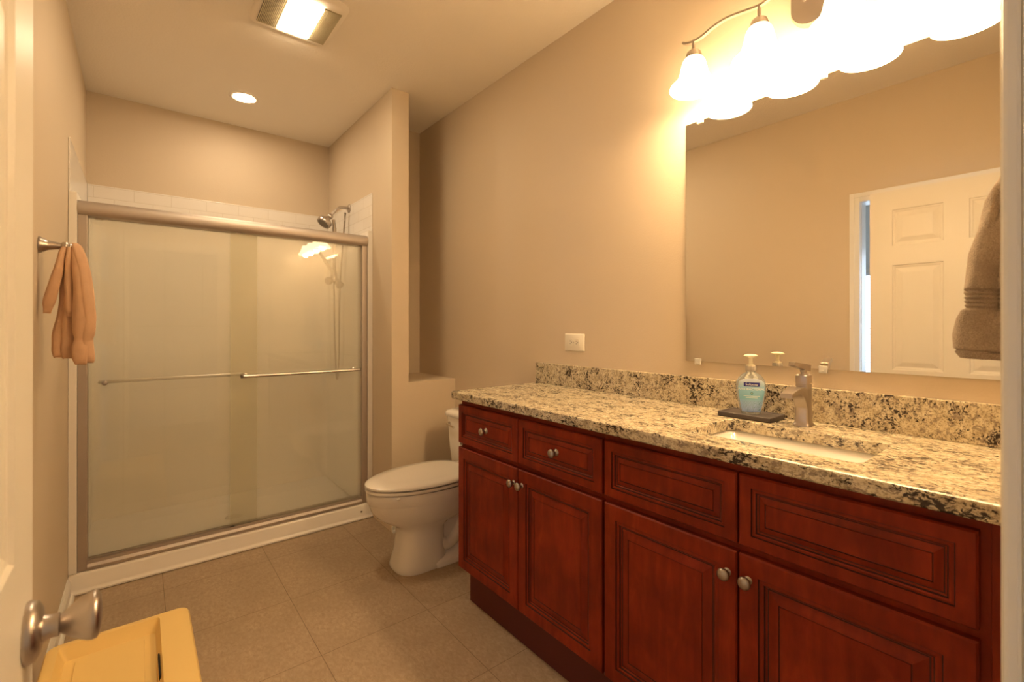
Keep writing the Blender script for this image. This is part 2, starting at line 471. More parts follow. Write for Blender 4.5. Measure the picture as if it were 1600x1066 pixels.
for i in range(34):
    z = 0.75 + i * 0.0295
    vs = [bm.verts.new(p) for p in ((BX + 0.034, 0.91, z + 0.006), (BX + 0.034, 1.89, z + 0.006), (BX + 0.052, 1.89, z - 0.004), (BX + 0.052, 0.91, z - 0.004))]
    bm.faces.new(vs)
    vs2 = [bm.verts.new((v.co.x, v.co.y, v.co.z - 0.0015)) for v in vs]; bm.faces.new(vs2)
    for k in range(4): bm.faces.new([vs[k], vs[(k + 1) % 4], vs2[(k + 1) % 4], vs2[k]])
box(bm, BX + 0.03, BX + 0.056, 0.905, 1.895, 1.745, 1.775)
obj('blind', bm, M['blind'], win)

bm = bmesh.new(); box(bm, BX + 0.004, BX + 0.012, -0.45, 0.55, 0.72, 1.96)
win2 = struct('window_2', bm, M['day'])
bm = bmesh.new()
for y0, y1, z0, z1 in ((-0.51, -0.45, 0.66, 2.02), (0.55, 0.61, 0.66, 2.02), (-0.45, 0.55, 1.96, 2.02), (-0.45, 0.55, 0.66, 0.72), (-0.45, 0.55, 1.32, 1.35)):
    box(bm, BX, BX + 0.03, y0, y1, z0, z1, bev=0.003)
obj('window_frame', bm, M['trim'], win2)

# baseboards
def baseboard(name, pts):
    bm = bmesh.new(); prof = [(0, 0), (0.013, 0), (0.013, 0.062), (0.010, 0.068), (0.010, 0.074), (0.004, 0.088), (0, 0.088)]
    (ax, ay), (bx_, by), (nx, ny) = pts
    loft(bm, [[(px + nx * d, py + ny * d, z) for d, z in prof] for px, py in ((ax, ay), (bx_, by))])
    bm2 = bm
    # quarter-round shoe
    q = [(0.013, 0)] + [(0.013 + 0.012 * math.cos(a), 0.016 * math.sin(a)) for a in [i * PI / 10 for i in range(6)]]
    loft(bm2, [[(px + nx * d, py + ny * d, z) for d, z in q] for px, py in ((ax, ay), (bx_, by))])
    struct(name, bm2, M['trim'])
baseboard('baseboard_left', ((XL, DY1 + 0.057), (XL, 2.853), (1, 0)))
baseboard('baseboard_right', ((XR, 1.757), (XR, YP), (-1, 0)))
baseboard('baseboard_half_wall', ((XP1, YP), (XR - 0.026, YP), (0, -1)))

# ================================================================== SHOWER
# tile above the surround
bm = bmesh.new(); box(bm, XL + 0.006, XP1 - 0.006, YB - 0.006, YB - 0.0003, SZ - 0.012, ZT, bev=0.002)
tb = obj('shower_tile', bm, M['tilex']); tag(tb, 'white running-bond tile strip on the shower back wall above the surround', 'wall tile')
bm = bmesh.new(); box(bm, XL + 0.0003, XL + 0.006, YT, YB - 0.0065, SZ - 0.012, ZT, bev=0.002)
tag(obj('shower_tile', bm, M['tiley']), 'white tile strip on the left wall above the shower surround', 'wall tile')
bm = bmesh.new(); box(bm, XP1 - 0.006, XP1 - 0.0003, YT, YB - 0.0065, SZ - 0.012, ZT, bev=0.002)
tag(obj('shower_tile', bm, M['tiley']), 'white tile strip on the partition wall behind the shower head arm', 'wall tile')

# moulded surround and base
sh = thing('shower_surround', 'white moulded shower surround with low curb behind the sliding doors', 'shower', (0.45, 3.3, 0))
SP = 0.030
bm = bmesh.new()
prof = []
# plan outline of the U-shaped wall panel
pts_in = []
def arc(cx, cy, r, a0, a1, n=8): return [(cx + r * math.cos(a0 + (a1 - a0) * i / n), cy + r * math.sin(a0 + (a1 - a0) * i / n)) for i in range(n + 1)]
xi0, xi1, yi = XL + SP, XP1 - SP, YB - 0.026
rc = 0.045
inner = [(xi0, YT + 0.005)] + [(xi0, yi - rc)] + arc(xi0 + rc, yi - rc, rc, PI, PI / 2)[1:] + arc(xi1 - rc, yi - rc, rc, PI / 2, 0) + [(xi1, YT + 0.005)]
outer = [(XL + 0.0005, YT + 0.005), (XL + 0.0005, YB - 0.0005), (XP1 - 0.0005, YB - 0.0005), (XP1 - 0.0005, YT + 0.005)]
zs = [0.05, SZ - 0.018]
def ushape(bm, z0, z1):
    lo_i = [bm.verts.new((x, y, z0)) for x, y in inner]; hi_i = [bm.verts.new((x, y, z1)) for x, y in inner]
    lo_o = [bm.verts.new((x, y, z0)) for x, y in outer]; hi_o = [bm.verts.new((x, y, z1)) for x, y in outer]
    for a in range(len(inner) - 1): bm.faces.new([lo_i[a], lo_i[a + 1], hi_i[a + 1], hi_i[a]])
    for a in range(3): bm.faces.new([lo_o[a], lo_o[a + 1], hi_o[a + 1], hi_o[a]])
    bm.faces.new(hi_i + hi_o[::-1]); bm.faces.new(lo_i + lo_o[::-1])
    bm.faces.new([lo_i[0], hi_i[0], hi_o[0], lo_o[0]]); bm.faces.new([lo_i[-1], hi_i[-1], hi_o[-1], lo_o[-1]])
ushape(bm, 0.05, SZ - 0.012)
def surround_mat():
    m, t, b = nt('moulded_acrylic')
    tc = t.nodes.new('ShaderNodeTexCoord'); sep = t.nodes.new('ShaderNodeSeparateXYZ'); t.links.new(tc.outputs['Object'], sep.inputs[0])
    ad = t.nodes.new('ShaderNodeMath'); ad.operation = 'ADD'; t.links.new(sep.outputs[0], ad.inputs[0]); t.links.new(sep.outputs[1], ad.inputs[1])
    cmb = t.nodes.new('ShaderNodeCombineXYZ'); t.links.new(ad.outputs[0], cmb.inputs[0]); t.links.new(sep.outputs[2], cmb.inputs[1])
    br = t.nodes.new('ShaderNodeTexBrick'); t.links.new(cmb.outputs[0], br.inputs['Vector']); br.offset = 0
    br.inputs['Scale'].default_value = 1; br.inputs['Brick Width'].default_value = 0.203; br.inputs['Row Height'].default_value = 0.203
    br.inputs['Mortar Size'].default_value = 0.003; br.inputs['Mortar Smooth'].default_value = 0.6
    br.inputs['Color1'].default_value = (0.90, 0.86, 0.80, 1); br.inputs['Color2'].default_value = (0.90, 0.86, 0.80, 1); br.inputs['Mortar'].default_value = (0.80, 0.76, 0.69, 1)
    t.links.new(br.outputs['Color'], b.inputs['Base Color']); b.inputs['Roughness'].default_value = 0.25
    bp = t.nodes.new('ShaderNodeBump'); bp.invert = True; bp.inputs['Strength'].default_value = 0.3; bp.inputs['Distance'].default_value = 0.002
    t.links.new(br.outputs['Fac'], bp.inputs['Height']); t.links.new(bp.outputs['Normal'], b.inputs['Normal'])
    return m
obj('wall_panel', bm, surround_mat(), sh)
for xa, xb in ((XL + 0.0005, xi0), (xi1, XP1 - 0.0005)):
    obj('front_flange', bxm(xa, xb, YT - 0.004, YT + 0.0049, 0.0990, SZ - 0.012, bev=0.003), M['acrylic'], sh)
# base pan with threshold
bm = bmesh.new()
x0, x1 = XL + 0.002, XP1 - 0.002
yc0 = 2.868
prof = [(YB - 0.01, 0.0), (yc0 - 0.004, 0.0), (yc0 - 0.010, 0.004), (yc0 - 0.010, 0.012), (yc0 - 0.003, 0.019), (yc0, 0.026), (yc0 + 0.002, 0.082), (yc0 + 0.008, 0.093), (yc0 + 0.018, 0.0985), (yc0 + 0.09, 0.0985), (yc0 + 0.105, 0.088), (yc0 + 0.12, 0.045), (yc0 + 0.14, 0.038), (YB - 0.01, 0.05)]
loft(bm, [[(x, y, z) for y, z in prof] for x in (x0, x1)])
obj('shower_base', bm, M['acrylic'], sh, smooth=True, angle=35)
bm = bmesh.new(); lathe(bm, [(0.0, 0), (0.045, 0), (0.045, 0.004), (0.0, 0.004)], (0.45, 3.3, 0.040), n=24)
obj('drain', bm, M['chrome'], sh, smooth=True, angle=30)

# sliding door enclosure
en = thing('shower_door', 'satin metal framed sliding shower door with two obscure glass panels', 'shower door', (0.45, 2.90, 0.0985))
FX0, FX1 = -0.2222, 1.1302
HY0, HY1 = 2.874, 2.954
bm = bmesh.new()
hp = [(HY0 + 0.004, 1.728), (HY0 - 0.004, 1.735), (HY0 - 0.009, 1.748), (HY0 - 0.010, 1.762), (HY0 - 0.006, 1.778), (HY0 + 0.003, 1.790), (HY0 + 0.016, 1.7955), (HY1 - 0.004, 1.7955), (HY1, 1.790), (HY1, 1.728)]
loft(bm, [[(x, y, z) for y, z in hp] for x in (FX0 + 0.0005, FX1 - 0.0005)])
obj('header_rail', bm, M['alu'], en, smooth=True, angle=40)
for nm, xa, xb in (('left_jamb', FX0 + 0.0005, -0.188), ('right_jamb', 1.095, FX1 - 0.0005)):
    bm = bmesh.new(); box(bm, xa, xb, 2.8765, 2.950, 0.0990, 1.728, bev=0.003)
    obj('side_jamb', bm, M['alu'], en)
bm = bmesh.new()
tp = [(2.874, 0.0990), (2.874, 0.112), (2.884, 0.124), (2.8855, 0.138), (2.888, 0.138), (2.890, 0.118), (2.912, 0.118), (2.914, 0.138), (2.917, 0.138), (2.918, 0.118), (2.940, 0.118), (2.945, 0.135), (2.95, 0.0990)]
loft(bm, [[(x, y, z) for y, z in tp] for x in (-0.188, 1.095)])
obj('bottom_track', bm, M['alu'], en)
def bar(y, x0, x1, z, out, parent):
    bm = bmesh.new(); s = 1 if out > 0 else -1
    pts = [(x0, y, z), (x0, y - out * 0.62, z), (x0 + 0.006, y - out * 0.9, z), (x0 + 0.022, y - out, z), (x1 - 0.022, y - out, z), (x1 - 0.006, y - out * 0.9, z), (x1, y - out * 0.62, z), (x1, y, z)]
    tube(bm, smooth_path(pts, 5), 0.0088, 12)
    for xx in (x0, x1):
        lathe(bm, [(0.013, 0), (0.013, 0.003), (0.0085, 0.005)], (xx, y, z), (0, -s, 0), 16)
    return obj('towel_bar', bm, M['bar'], parent, smooth=True, angle=50)
op = obj('sliding_panel', bxm(0.379, 1.097, 2.8965, 2.9025, 0.121, 1.742), M['glass'], en)
op['label'] = 'front sliding glass panel on the right'
ip = obj('sliding_panel', bxm(-0.190, 0.514, 2.9265, 2.9325, 0.121, 1.742), M['glass'], en)
ip['label'] = 'rear sliding glass panel on the left'
bar(2.8965, 0.449, 1.048, 0.948, 0.055, op)
bar(2.9325, -0.130, 0.452, 0.948, -0.055, ip)
bm = bmesh.new()
for xx in (-0.130, ):
    lathe(bm, [(0.0105, 0), (0.0105, 0.004), (0.006, 0.006)], (xx, 2.9265, 0.948), (0, -1, 0), 16)
obj('bar_screw_cap', bm, M['alu'], ip, smooth=True, angle=40)
for pnl, x0, x1, y in ((op, 0.379, 1.097, 2.8995), (ip, -0.190, 0.514, 2.9295)):
    for xx in (x0 + 0.04, x1 - 0.04):
        obj('panel_roller', bxm(xx - 0.015, xx + 0.015, y - 0.0045, y + 0.0045, 1.722, 1.744), M['alu'], pnl)
for xx in (0.385, 0.50):
    pass
bm = bmesh.new(); box(bm, 0.379, 0.40, 2.888, 2.8960, 0.1185, 0.140, bev=0.001)
obj('panel_guide', bm, M['dark'], en)
bm = bmesh.new(); box(bm, 1.083, 1.093, 2.8655, 2.869, 0.045, 0.055, bev=0.001)
# small stain of sealant on the curb
obj('curb_mark', bm, mat('grey_mark', (0.22, 0.18, 0.14), 0.7), sh)

# shower head with arm, hose and bracket
hd = thing('shower_fixture', 'brushed nickel shower head on a curved arm above the sliding door', 'shower head', (XP1 - 0.006, 3.28, 2.09))
bm = bmesh.new(); lathe(bm, [(0.030, 0), (0.030, 0.004), (0.022, 0.010), (0.012, 0.014)], (XP1 - 0.006, 3.28, 2.05), (-1, 0, 0), 24)
obj('wall_flange', bm, M['nickel'], hd, smooth=True, angle=40)
bm = bmesh.new()
tube(bm, smooth_path([(XP1 - 0.008, 3.28, 2.05), (1.12, 3.28, 2.052), (1.085, 3.28, 2.045), (1.055, 3.28, 2.015), (1.03, 3.28, 1.985)], 5), 0.0095, 12)
obj('shower_arm', bm, M['nickel'], hd, smooth=True)
bm = bmesh.new()
lathe(bm, [(0.0, -0.022), (0.012, -0.018), (0.019, -0.006), (0.019, 0.006), (0.012, 0.018), (0.0, 0.022)], (1.022, 3.28, 1.975), (-0.7, 0, -0.7), 20)
lathe(bm, [(0.013, 0), (0.013, 0.02), (0.009, 0.024)], (1.022, 3.28, 1.975), (0.2, -1, -0.2), 16)
obj('arm_bracket', bm, M['nickel'], hd, smooth=True, angle=50)
bm = bmesh.new()
hdir = Vector((-0.60, -0.12, -0.79)).normalized()
lathe(bm, [(0.0, -0.035), (0.010, -0.034), (0.013, -0.012), (0.020, -0.004), (0.024, 0.008), (0.042, 0.016), (0.047, 0.022), (0.048, 0.044), (0.044, 0.050), (0.040, 0.050), (0.038, 0.047), (0.0, 0.047)], Vector((1.003, 3.275, 1.955)), hdir, 32)
obj('spray_head', bm, M['nickel'], hd, smooth=True, angle=40)
bm = bmesh.new()
lathe(bm, [(0.0, 0.0476), (0.037, 0.0476), (0.037, 0.0486), (0.0, 0.0486)], Vector((1.003, 3.275, 1.955)), hdir, 32)
obj('spray_face', bm, mat('nozzle_plate', (0.20, 0.17, 0.14), 0.4), hd)
bm = bmesh.new()
tube(bm, [(1.045, 3.275, 1.955), (1.050, 3.275, 1.90), (1.050, 3.275, 1.55)], 0.011, 12)
lathe(bm, [(0.014, 0), (0.014, 0.03)], (1.050, 3.275, 1.90), (0, 0, -1), 14)
obj('riser', bm, M['knobmetal'], hd, smooth=True, angle=50)
bm = bmesh.new()
lathe(bm, [(0.0, -0.045), (0.018, -0.04), (0.024, -0.02), (0.022, 0.0), (0.032, 0.012), (0.032, 0.03), (0.0, 0.035)], (1.047, 3.27, 1.555), (0, 0, -1), 20)
lathe(bm, [(0.012, 0), (0.016, 0.02), (0.028, 0.04), (0.024, 0.058), (0.0, 0.062)], (1.045, 3.27, 1.545), (-0.9, -0.3, -0.4), 16)
lathe(bm, [(0.012, 0), (0.016, 0.02), (0.028, 0.045), (0.024, 0.065), (0.0, 0.07)], (1.05, 3.27, 1.535), (0.8, -0.2, -0.75), 16)
obj('diverter', bm, M['knobmetal'], hd, smooth=True, angle=50)
bm = bmesh.new()
tube(bm, smooth_path([(1.035, 3.26, 1.59), (0.99, 3.255, 1.65), (0.945, 3.25, 1.72), (0.935, 3.25, 1.745)], 4), [0.011] * 13, 12)
obj('hand_spray_handle', bm, M['knobmetal'], hd, smooth=True)
bm = bmesh.new()
tube(bm, smooth_path([(1.047, 3.27, 1.52), (1.045, 3.26, 1.40), (1.05, 3.26, 1.1), (1.07, 3.28, 0.85), (1.09, 3.30, 1.0), (1.10, 3.31, 1.5), (XP1 - 0.03, 3.29, 2.02)], 8), 0.006, 8)
obj('hose', bm, M['knobmetal'], hd, smooth=True)

# ================================================================== CEILING LIGHTS
dl = thing('recessed_downlight', 'round recessed downlight glowing in the ceiling over the shower', 'ceiling light', (0.5, 3.262, H))
bm = bmesh.new(); lathe(bm, [(0.082, 0), (0.082, -0.002), (0.074, -0.006), (0.058, -0.004), (0.056, -0.0005)], (0.5, 3.262, H - 0.0002), n=40, cap=False)
obj('trim_ring', bm, M['ceil'], dl, smooth=True)
bm = bmesh.new(); lathe(bm, [(0.0, -0.0045), (0.03, -0.0042), (0.0555, -0.0025), (0.0555, -0.0005), (0.0, -0.0005)], (0.5, 3.262, H), n=40)
obj('lens', bm, M['downlens'], dl, smooth=True)

fl = thing('exhaust_fan_light', 'square ceiling exhaust fan with a lit lens between two grilles', 'exhaust fan', (0.56, 2.22, H))
bm = bmesh.new()
def rrect(cx, cy, hx, hy, r, z, n=6):
    out = []
    for sx, sy, a0 in ((1, 1, 0), (-1, 1, PI / 2), (-1, -1, PI), (1, -1, 1.5 * PI)):
        for i in range(n + 1):
            a = a0 + PI / 2 * i / n
            out.append((cx + sx * (hx - r) + r * math.cos(a), cy + sy * (hy - r) + r * math.sin(a), z))
    return out
fcx, fcy = 0.558, 2.225
loft(bm, [rrect(fcx, fcy, 0.172, 0.192, 0.045, H - 0.0003), rrect(fcx, fcy, 0.172, 0.192, 0.045, H - 0.005), rrect(fcx, fcy, 0.166, 0.186, 0.042, H - 0.011), rrect(fcx, fcy, 0.15, 0.168, 0.03, H - 0.0145)])
obj('cover_plate', bm, M['ceil'], fl, smooth=True, angle=40)
for s, xa, xb in ((-1, 0.412, 0.494), (1, 0.632, 0.706)):
    g = obj('grille', bxm(xa, xb, 2.10, 2.372, H - 0.0172, H - 0.0146), M['slot'] if s < 0 else M['vent'], fl)
    bm = bmesh.new(); n = 13
    for i in range(n):
        xx = xa + (xb - xa) * (i + 0.5) / n
        box(bm, xx - 0.0018, xx + 0.0018, 2.10, 2.372, H - 0.0205, H - 0.0172)
    for yy in (2.10, 2.19, 2.28, 2.369):
        box(bm, xa, xb, yy, yy + 0.003, H - 0.0200, H - 0.0172)
    obj('grille_slats', bm, M['vent'], g)
bm = bmesh.new()
loft(bm, [rrect(0.563, 2.235, 0.066, 0.135, 0.012, H - 0.0146), rrect(0.563, 2.235, 0.066, 0.135, 0.012, H - 0.022), rrect(0.563, 2.235, 0.05, 0.122, 0.01, H - 0.030), rrect(0.563, 2.235, 0.02, 0.09, 0.008, H - 0.034)])
obj('lens', bm, M['fanlens'], fl, smooth=True, angle=50)

# ================================================================== VANITY
CX = 1.1034
XC0 = CX + 0.0205
DR = [(0.0, 0.0035), (0.0035, 0.0), (0.0285, 0.0), (0.0292, 0.0030, 1), (0.0304, 0.0030, 1), (0.0345, 0.0022), (0.0375, 0.0036), (0.0382, 0.0062, 1), (0.0400, 0.0062, 1), (0.0425, 0.0085), (0.0445, 0.0088, 1), (0.0575, 0.0030), (0.0582, 0.0048, 1), (0.0592, 0.0048, 1), (0.0600, 0.0032)]
DD = [(0.0, 0.0035), (0.0035, 0.0), (0.0440, 0.0), (0.0448, 0.0032, 1), (0.0462, 0.0032, 1), (0.0520, 0.0024), (0.0555, 0.0040), (0.0563, 0.0068, 1), (0.0583, 0.0068, 1), (0.0612, 0.0095), (0.0640, 0.0098, 1), (0.0865, 0.0030), (0.0873, 0.0048, 1), (0.0884, 0.0048, 1), (0.0892, 0.0032)]
def knob(parent, y, z):
    bm = bmesh.new()
    lathe(bm, [(0.0, 0), (0.0125, 0.0), (0.0122, 0.0025), (0.0085, 0.0055), (0.0055, 0.008), (0.0052, 0.014), (0.0085, 0.018), (0.0130, 0.0205), (0.0150, 0.0245), (0.0142, 0.0290), (0.0095, 0.0325), (0.0, 0.0340)], (CX + 0.0048, y, z), (-1, 0, 0), 24)
    return obj('knob', bm, M['knobmetal'], parent, smooth=True)
def cabinet(name, label, y0, y1, halves, drawer, filler=None):
    t = thing(name, label, 'cabinet', ((CX + XR) / 2, (y0 + y1) / 2, 0))
    bm = bmesh.new()
    if drawer: box(bm, XC0, XR - 0.001, y0, y1, 0.1489, 0.8985)
    else:
        # open box so the basin has room
        box(bm, XC0, XC0 + 0.018, y0, y1, 0.1489, 0.8985)
        box(bm, XC0 + 0.018, XR - 0.001, y0, y0 + 0.016, 0.1489, 0.8985); box(bm, XC0 + 0.018, XR - 0.001, y1 - 0.016, y1, 0.1489, 0.8985)
        box(bm, XC0 + 0.018, XR - 0.001, y0 + 0.016, y1 - 0.016, 0.1489, 0.165)
        box(bm, XR - 0.012, XR - 0.001, y0 + 0.016, y1 - 0.016, 0.165, 0.8985)
    obj('cabinet_body', bm, M['wood'], t)
    kb = (y0 + 0.0 if filler is None else filler[0])
    ky1 = y1 - (0.032 if drawer else 0)
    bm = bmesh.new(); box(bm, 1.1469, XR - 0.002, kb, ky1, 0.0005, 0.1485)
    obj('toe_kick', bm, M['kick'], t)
    for i, (a, b) in enumerate(halves):
        f = obj('drawer_front' if drawer else 'false_front', panel_front(CX, a, b, 0.7035, 0.8720, DR), M['wood'], t); f.data.materials.append(M['glaze'])
        if drawer: knob(f, (a + b) / 2, 0.7885)
        d = obj('cabinet_door', panel_front(CX, a, b, 0.1530, 0.6845, DD), M['wood'], t); d.data.materials.append(M['glaze'])
        inner = (a + 0.022) if i == 1 else (b - 0.022)
        knob(d, inner, 0.628)
    if filler:
        bm = bmesh.new(); box(bm, CX + 0.0195, CX + 0.030, filler[0], filler[1], 0.1489, 0.8985, bev=0.001)
        obj('filler_strip', bm, M['wood'], t)
    return t
# halves ordered right (small y) first
lc = cabinet('drawer_cabinet', 'cherry stained vanity cabinet with two knobbed drawers, nearest the toilet', 0.9315, 1.7564, [(0.9365, 1.3385), (1.3425, 1.7555)], True)
bm = bmesh.new(); box(bm, CX + 0.004, CX + 0.018, 1.7455, 1.7545, 0.690, 0.699, bev=0.001)
obj('door_bumper', bm, M['pump'], lc)
sc = cabinet('sink_cabinet', 'cherry stained vanity cabinet with two plain false fronts below the sink', 0.0985, 0.9305, [(0.1170, 0.5190), (0.5240, 0.9265)], False, (YF + 0.001, 0.1035))

# fix knob sides: doors meet in the middle of each cabinet
# countertop with sink cut-out
SX0, SX1, SY0, SY1 = 1.178, 1.430, 0.300, 0.700
ct = thing('countertop', 'speckled cream and brown granite vanity top with square backsplash', 'countertop', (1.33, 0.9, 0.9))
bm = bmesh.new()
ox0, ox1, oy0, oy1 = 1.0758, XR - 0.001, YF + 0.001, 1.7725
zt, zb = ZC, 0.899
def ringrect(x0, x1, y0, y1, z, r, n=5):
    cx_, cy_, hx, hy = (x0 + x1) / 2, (y0 + y1) / 2, (x1 - x0) / 2, (y1 - y0) / 2
    return rrect(cx_, cy_, hx, hy, r, z, n)
e = 0.006
loops = [ringrect(SX0, SX1, SY0, SY1, zb, 0.02),
         ringrect(SX0, SX1, SY0, SY1, zt - 0.002, 0.02), ringrect(SX0 - 0.002, SX1 + 0.002, SY0 - 0.002, SY1 + 0.002, zt, 0.021),
         ringrect(ox0 + e, ox1, oy0, oy1 - e, zt, 0.004), ringrect(ox0 + e * 0.3, ox1, oy0, oy1 - e * 0.3, zt - e * 0.3, 0.006),
         ringrect(ox0, ox1, oy0, oy1, zt - e, 0.007), ringrect(ox0, ox1, oy0, oy1, zb + 0.004, 0.007), ringrect(ox0 + 0.003, ox1, oy0, oy1 - 0.003, zb, 0.005)]
R = loft(bm, loops, cap0=False, cap1=False)
n = len(R[0])
for i in range(n): bm.faces.new([R[-1][i], R[-1][(i + 1) % n], R[0][(i + 1) % n], R[0][i]])
obj('slab', bm, M['granite_top'], ct)
bm = bmesh.new(); box(bm, XR - 0.021, XR - 0.0008, YF + 0.001, 1.7725, ZC + 0.0002, 1.0335, bev=0.002)
obj('backsplash', bm, M['granite'], ct)

# undermount basin
sk = thing('sink_basin', 'white rectangular undermount sink sunk in the granite top', 'sink', (1.304, 0.5, 0.80))
bm = bmesh.new()
def rr(i, z, r): return ringrect(SX0 - 0.010 + i, SX1 + 0.010 - i, SY0 - 0.010 + i, SY1 + 0.010 - i, z, r, 6)
zt2 = 0.8985
loops = [rr(-0.012, zt2 - 0.012, 0.03), rr(-0.012, zt2, 0.03), rr(0, zt2, 0.03), rr(0.006, zt2 - 0.005, 0.032), rr(0.030, zt2 - 0.045, 0.045), rr(0.055, zt2 - 0.082, 0.05), rr(0.085, zt2 - 0.102, 0.045), rr(0.112, zt2 - 0.108, 0.02),
         ]
loft(bm, loops, cap0=False, cap1=True)
# outside
loops = [rr(-0.012, zt2 - 0.012, 0.03), rr(0.020, zt2 - 0.055, 0.045), rr(0.045, zt2 - 0.095, 0.05), rr(0.080, zt2 - 0.116, 0.045), rr(0.112, zt2 - 0.122, 0.02)]
loft(bm, loops, cap0=False, cap1=True)
bmesh.ops.remove_doubles(bm, verts=bm.verts, dist=1e-5)
obj('basin', bm, M['porcelain'], sk, smooth=True, angle=50)
bm = bmesh.new(); lathe(bm, [(0.0, 0.003), (0.018, 0.003), (0.023, 0.001), (0.023, 0.0)], (1.304, 0.5, zt2 - 0.1078), n=24)
obj('drain', bm, M['nickel'], sk, smooth=True)

# faucet
FXc, FYc = 1.500, 0.518
fa = thing('sink_faucet', 'brushed nickel single lever faucet standing behind the sink', 'faucet', (FXc, FYc, ZC))
def sqring(cx_, cy_, hx, hy, r, z, n=4): return rrect(cx_, cy_, hx, hy, r, z, n)
bm = bmesh.new()
z0 = ZC + 0.0002
loft(bm, [sqring(FXc, FYc, 0.0255, 0.0225, 0.009, z0), sqring(FXc, FYc, 0.0255, 0.0225, 0.009, z0 + 0.004), sqring(FXc, FYc, 0.0235, 0.0205, 0.008, z0 + 0.007), sqring(FXc, FYc, 0.0215, 0.0185, 0.007, z0 + 0.011),
          sqring(FXc, FYc, 0.0195, 0.0170, 0.006, z0 + 0.035), sqring(FXc, FYc, 0.0190, 0.0165, 0.006, z0 + 0.07), sqring(FXc, FYc, 0.0190, 0.0165, 0.005, z0 + 0.121)])
obj('faucet_body', bm, M['nickel'], fa, smooth=True, angle=35)
bm = bmesh.new()
loft(bm, [sqring(FXc, FYc, 0.0175, 0.0150, 0.005, z0 + 0.1210), sqring(FXc, FYc, 0.0175, 0.0150, 0.005, z0 + 0.1235),
          sqring(FXc, FYc, 0.0192, 0.0168, 0.005, z0 + 0.1240), sqring(FXc, FYc, 0.0190, 0.0165, 0.005, z0 + 0.1455), sqring(FXc, FYc, 0.0150, 0.0125, 0.004, z0 + 0.149)])
obj('faucet_cap', bm, M['nickel'], fa, smooth=True, angle=35)
# spout: swells out of the body toward the basin; (x, top, bottom, half width)
bm = bmesh.new()
secs = []
for xx, zt_, zb_, hy in ((0.012, 0.108, 0.045, 0.0160), (-0.016, 0.108, 0.048, 0.0162), (-0.024, 0.1105, 0.062, 0.0164), (-0.034, 0.114, 0.078, 0.0166), (-0.046, 0.116, 0.089, 0.0166), (-0.062, 0.1155, 0.095, 0.0164), (-0.085, 0.112, 0.0955, 0.0160), (-0.108, 0.107, 0.0930, 0.0155), (-0.122, 0.103, 0.0905, 0.0150)):
    secs.append([(FXc + xx, FYc + a_, z0 + (zt_ + zb_) / 2 + b_) for a_, b_, _ in rrect(0, 0, hy, (zt_ - zb_) / 2, 0.003, 0, 3)])
loft(bm, secs)
obj('spout', bm, M['nickel'], fa, smooth=True, angle=35)
bm = bmesh.new()
lathe(bm, [(0.0085, 0), (0.0070, 0.006), (0.0095, 0.012), (0.0095, 0.016)], (FXc, FYc, z0 + 0.146), (0, 0, 1), 16)
a = Vector((FXc + 0.024, FYc - 0.002, z0 + 0.165)); b = Vector((FXc - 0.058, FYc + 0.010, z0 + 0.181))
d = (b - a).normalized(); sd = d.cross(Vector((0, 0, 1))).normalized(); up = sd.cross(d)
loft(bm, [[a + d * (b - a).length * s + sd * w_ * i + up * h_ * j for i, j in ((-1, -1), (1, -1), (1, 1), (-1, 1))] for s, w_, h_ in ((0, 0.009, 0.007), (0.03, 0.011, 0.0095), (0.35, 0.0105, 0.0085), (0.95, 0.0095, 0.0055), (1.0, 0.008, 0.004))])
obj('lever_handle', bm, M['nickel'], fa, smooth=True, angle=35)

# soap dish
bm = bmesh.new()
p = [Vector(q) for q in ((1.452, 0.748), (1.452, 0.590), (1.552, 0.590), (1.552, 0.748))]
cx_, cy_ = 1.502, 0.669
loft(bm, [rrect(cx_, cy_, 0.050, 0.079, 0.004, ZC + 0.0003), rrect(cx_, cy_, 0.052, 0.081, 0.005, ZC + 0.003), rrect(cx_, cy_, 0.052, 0.081, 0.005, ZC + 0.014), rrect(cx_, cy_, 0.050, 0.079, 0.004, ZC + 0.016),
          rrect(cx_, cy_, 0.044, 0.073, 0.004, ZC + 0.016), rrect(cx_, cy_, 0.042, 0.071, 0.004, ZC + 0.013)])
tag(obj('soap_dish', bm, M['stone']), 'dark grey rectangular stone tray beside the faucet', 'tray')

# soap pump bottle
BXc, BYc, BZ = 1.494, 0.664, ZC + 0.0133
face = math.atan2(-0.66, -1.49) + 0.12    # front of the bottle looks to the viewer's side of the room
fwd = Vector((math.cos(face), math.sin(face), 0)); sid = Vector((-math.sin(face), math.cos(face), 0))
sp = thing('soap_bottle', 'clear pump bottle of hand soap with teal label on the stone tray', 'soap dispenser', (BXc, BYc, BZ))
BP = [(0.0250, 0.015, 0.0), (0.0275, 0.017, 0.002), (0.0300, 0.0185, 0.012), (0.0355, 0.0205, 0.035), (0.0410, 0.0220, 0.065), (0.0425, 0.0222, 0.082), (0.0412, 0.0215, 0.098), (0.0355, 0.0195, 0.112), (0.0265, 0.0172, 0.122), (0.0170, 0.0150, 0.128), (0.0130, 0.0130, 0.131), (0.0125, 0.0125, 0.134)]
def bottle_ring(a_, b_, z, n=36, ex=2.0):
    out = []
    for i in range(n):
        th = 2 * PI * i / n
        out.append(Vector((BXc, BYc, BZ + z)) + sid * a_ * math.cos(th) + fwd * b_ * math.sin(th))
    return out
bm = bmesh.new(); loft(bm, [bottle_ring(*q) for q in BP])
obj('bottle', bm, M['bottle'], sp, smooth=True, angle=60)
def bp_at(z):
    for q0, q1 in zip(BP, BP[1:]):
        if q0[2] <= z <= q1[2]:
            k = (z - q0[2]) / (q1[2] - q0[2]); return q0[0] + (q1[0] - q0[0]) * k, q0[1] + (q1[1] - q0[1]) * k
    return BP[-1][0], BP[-1][1]
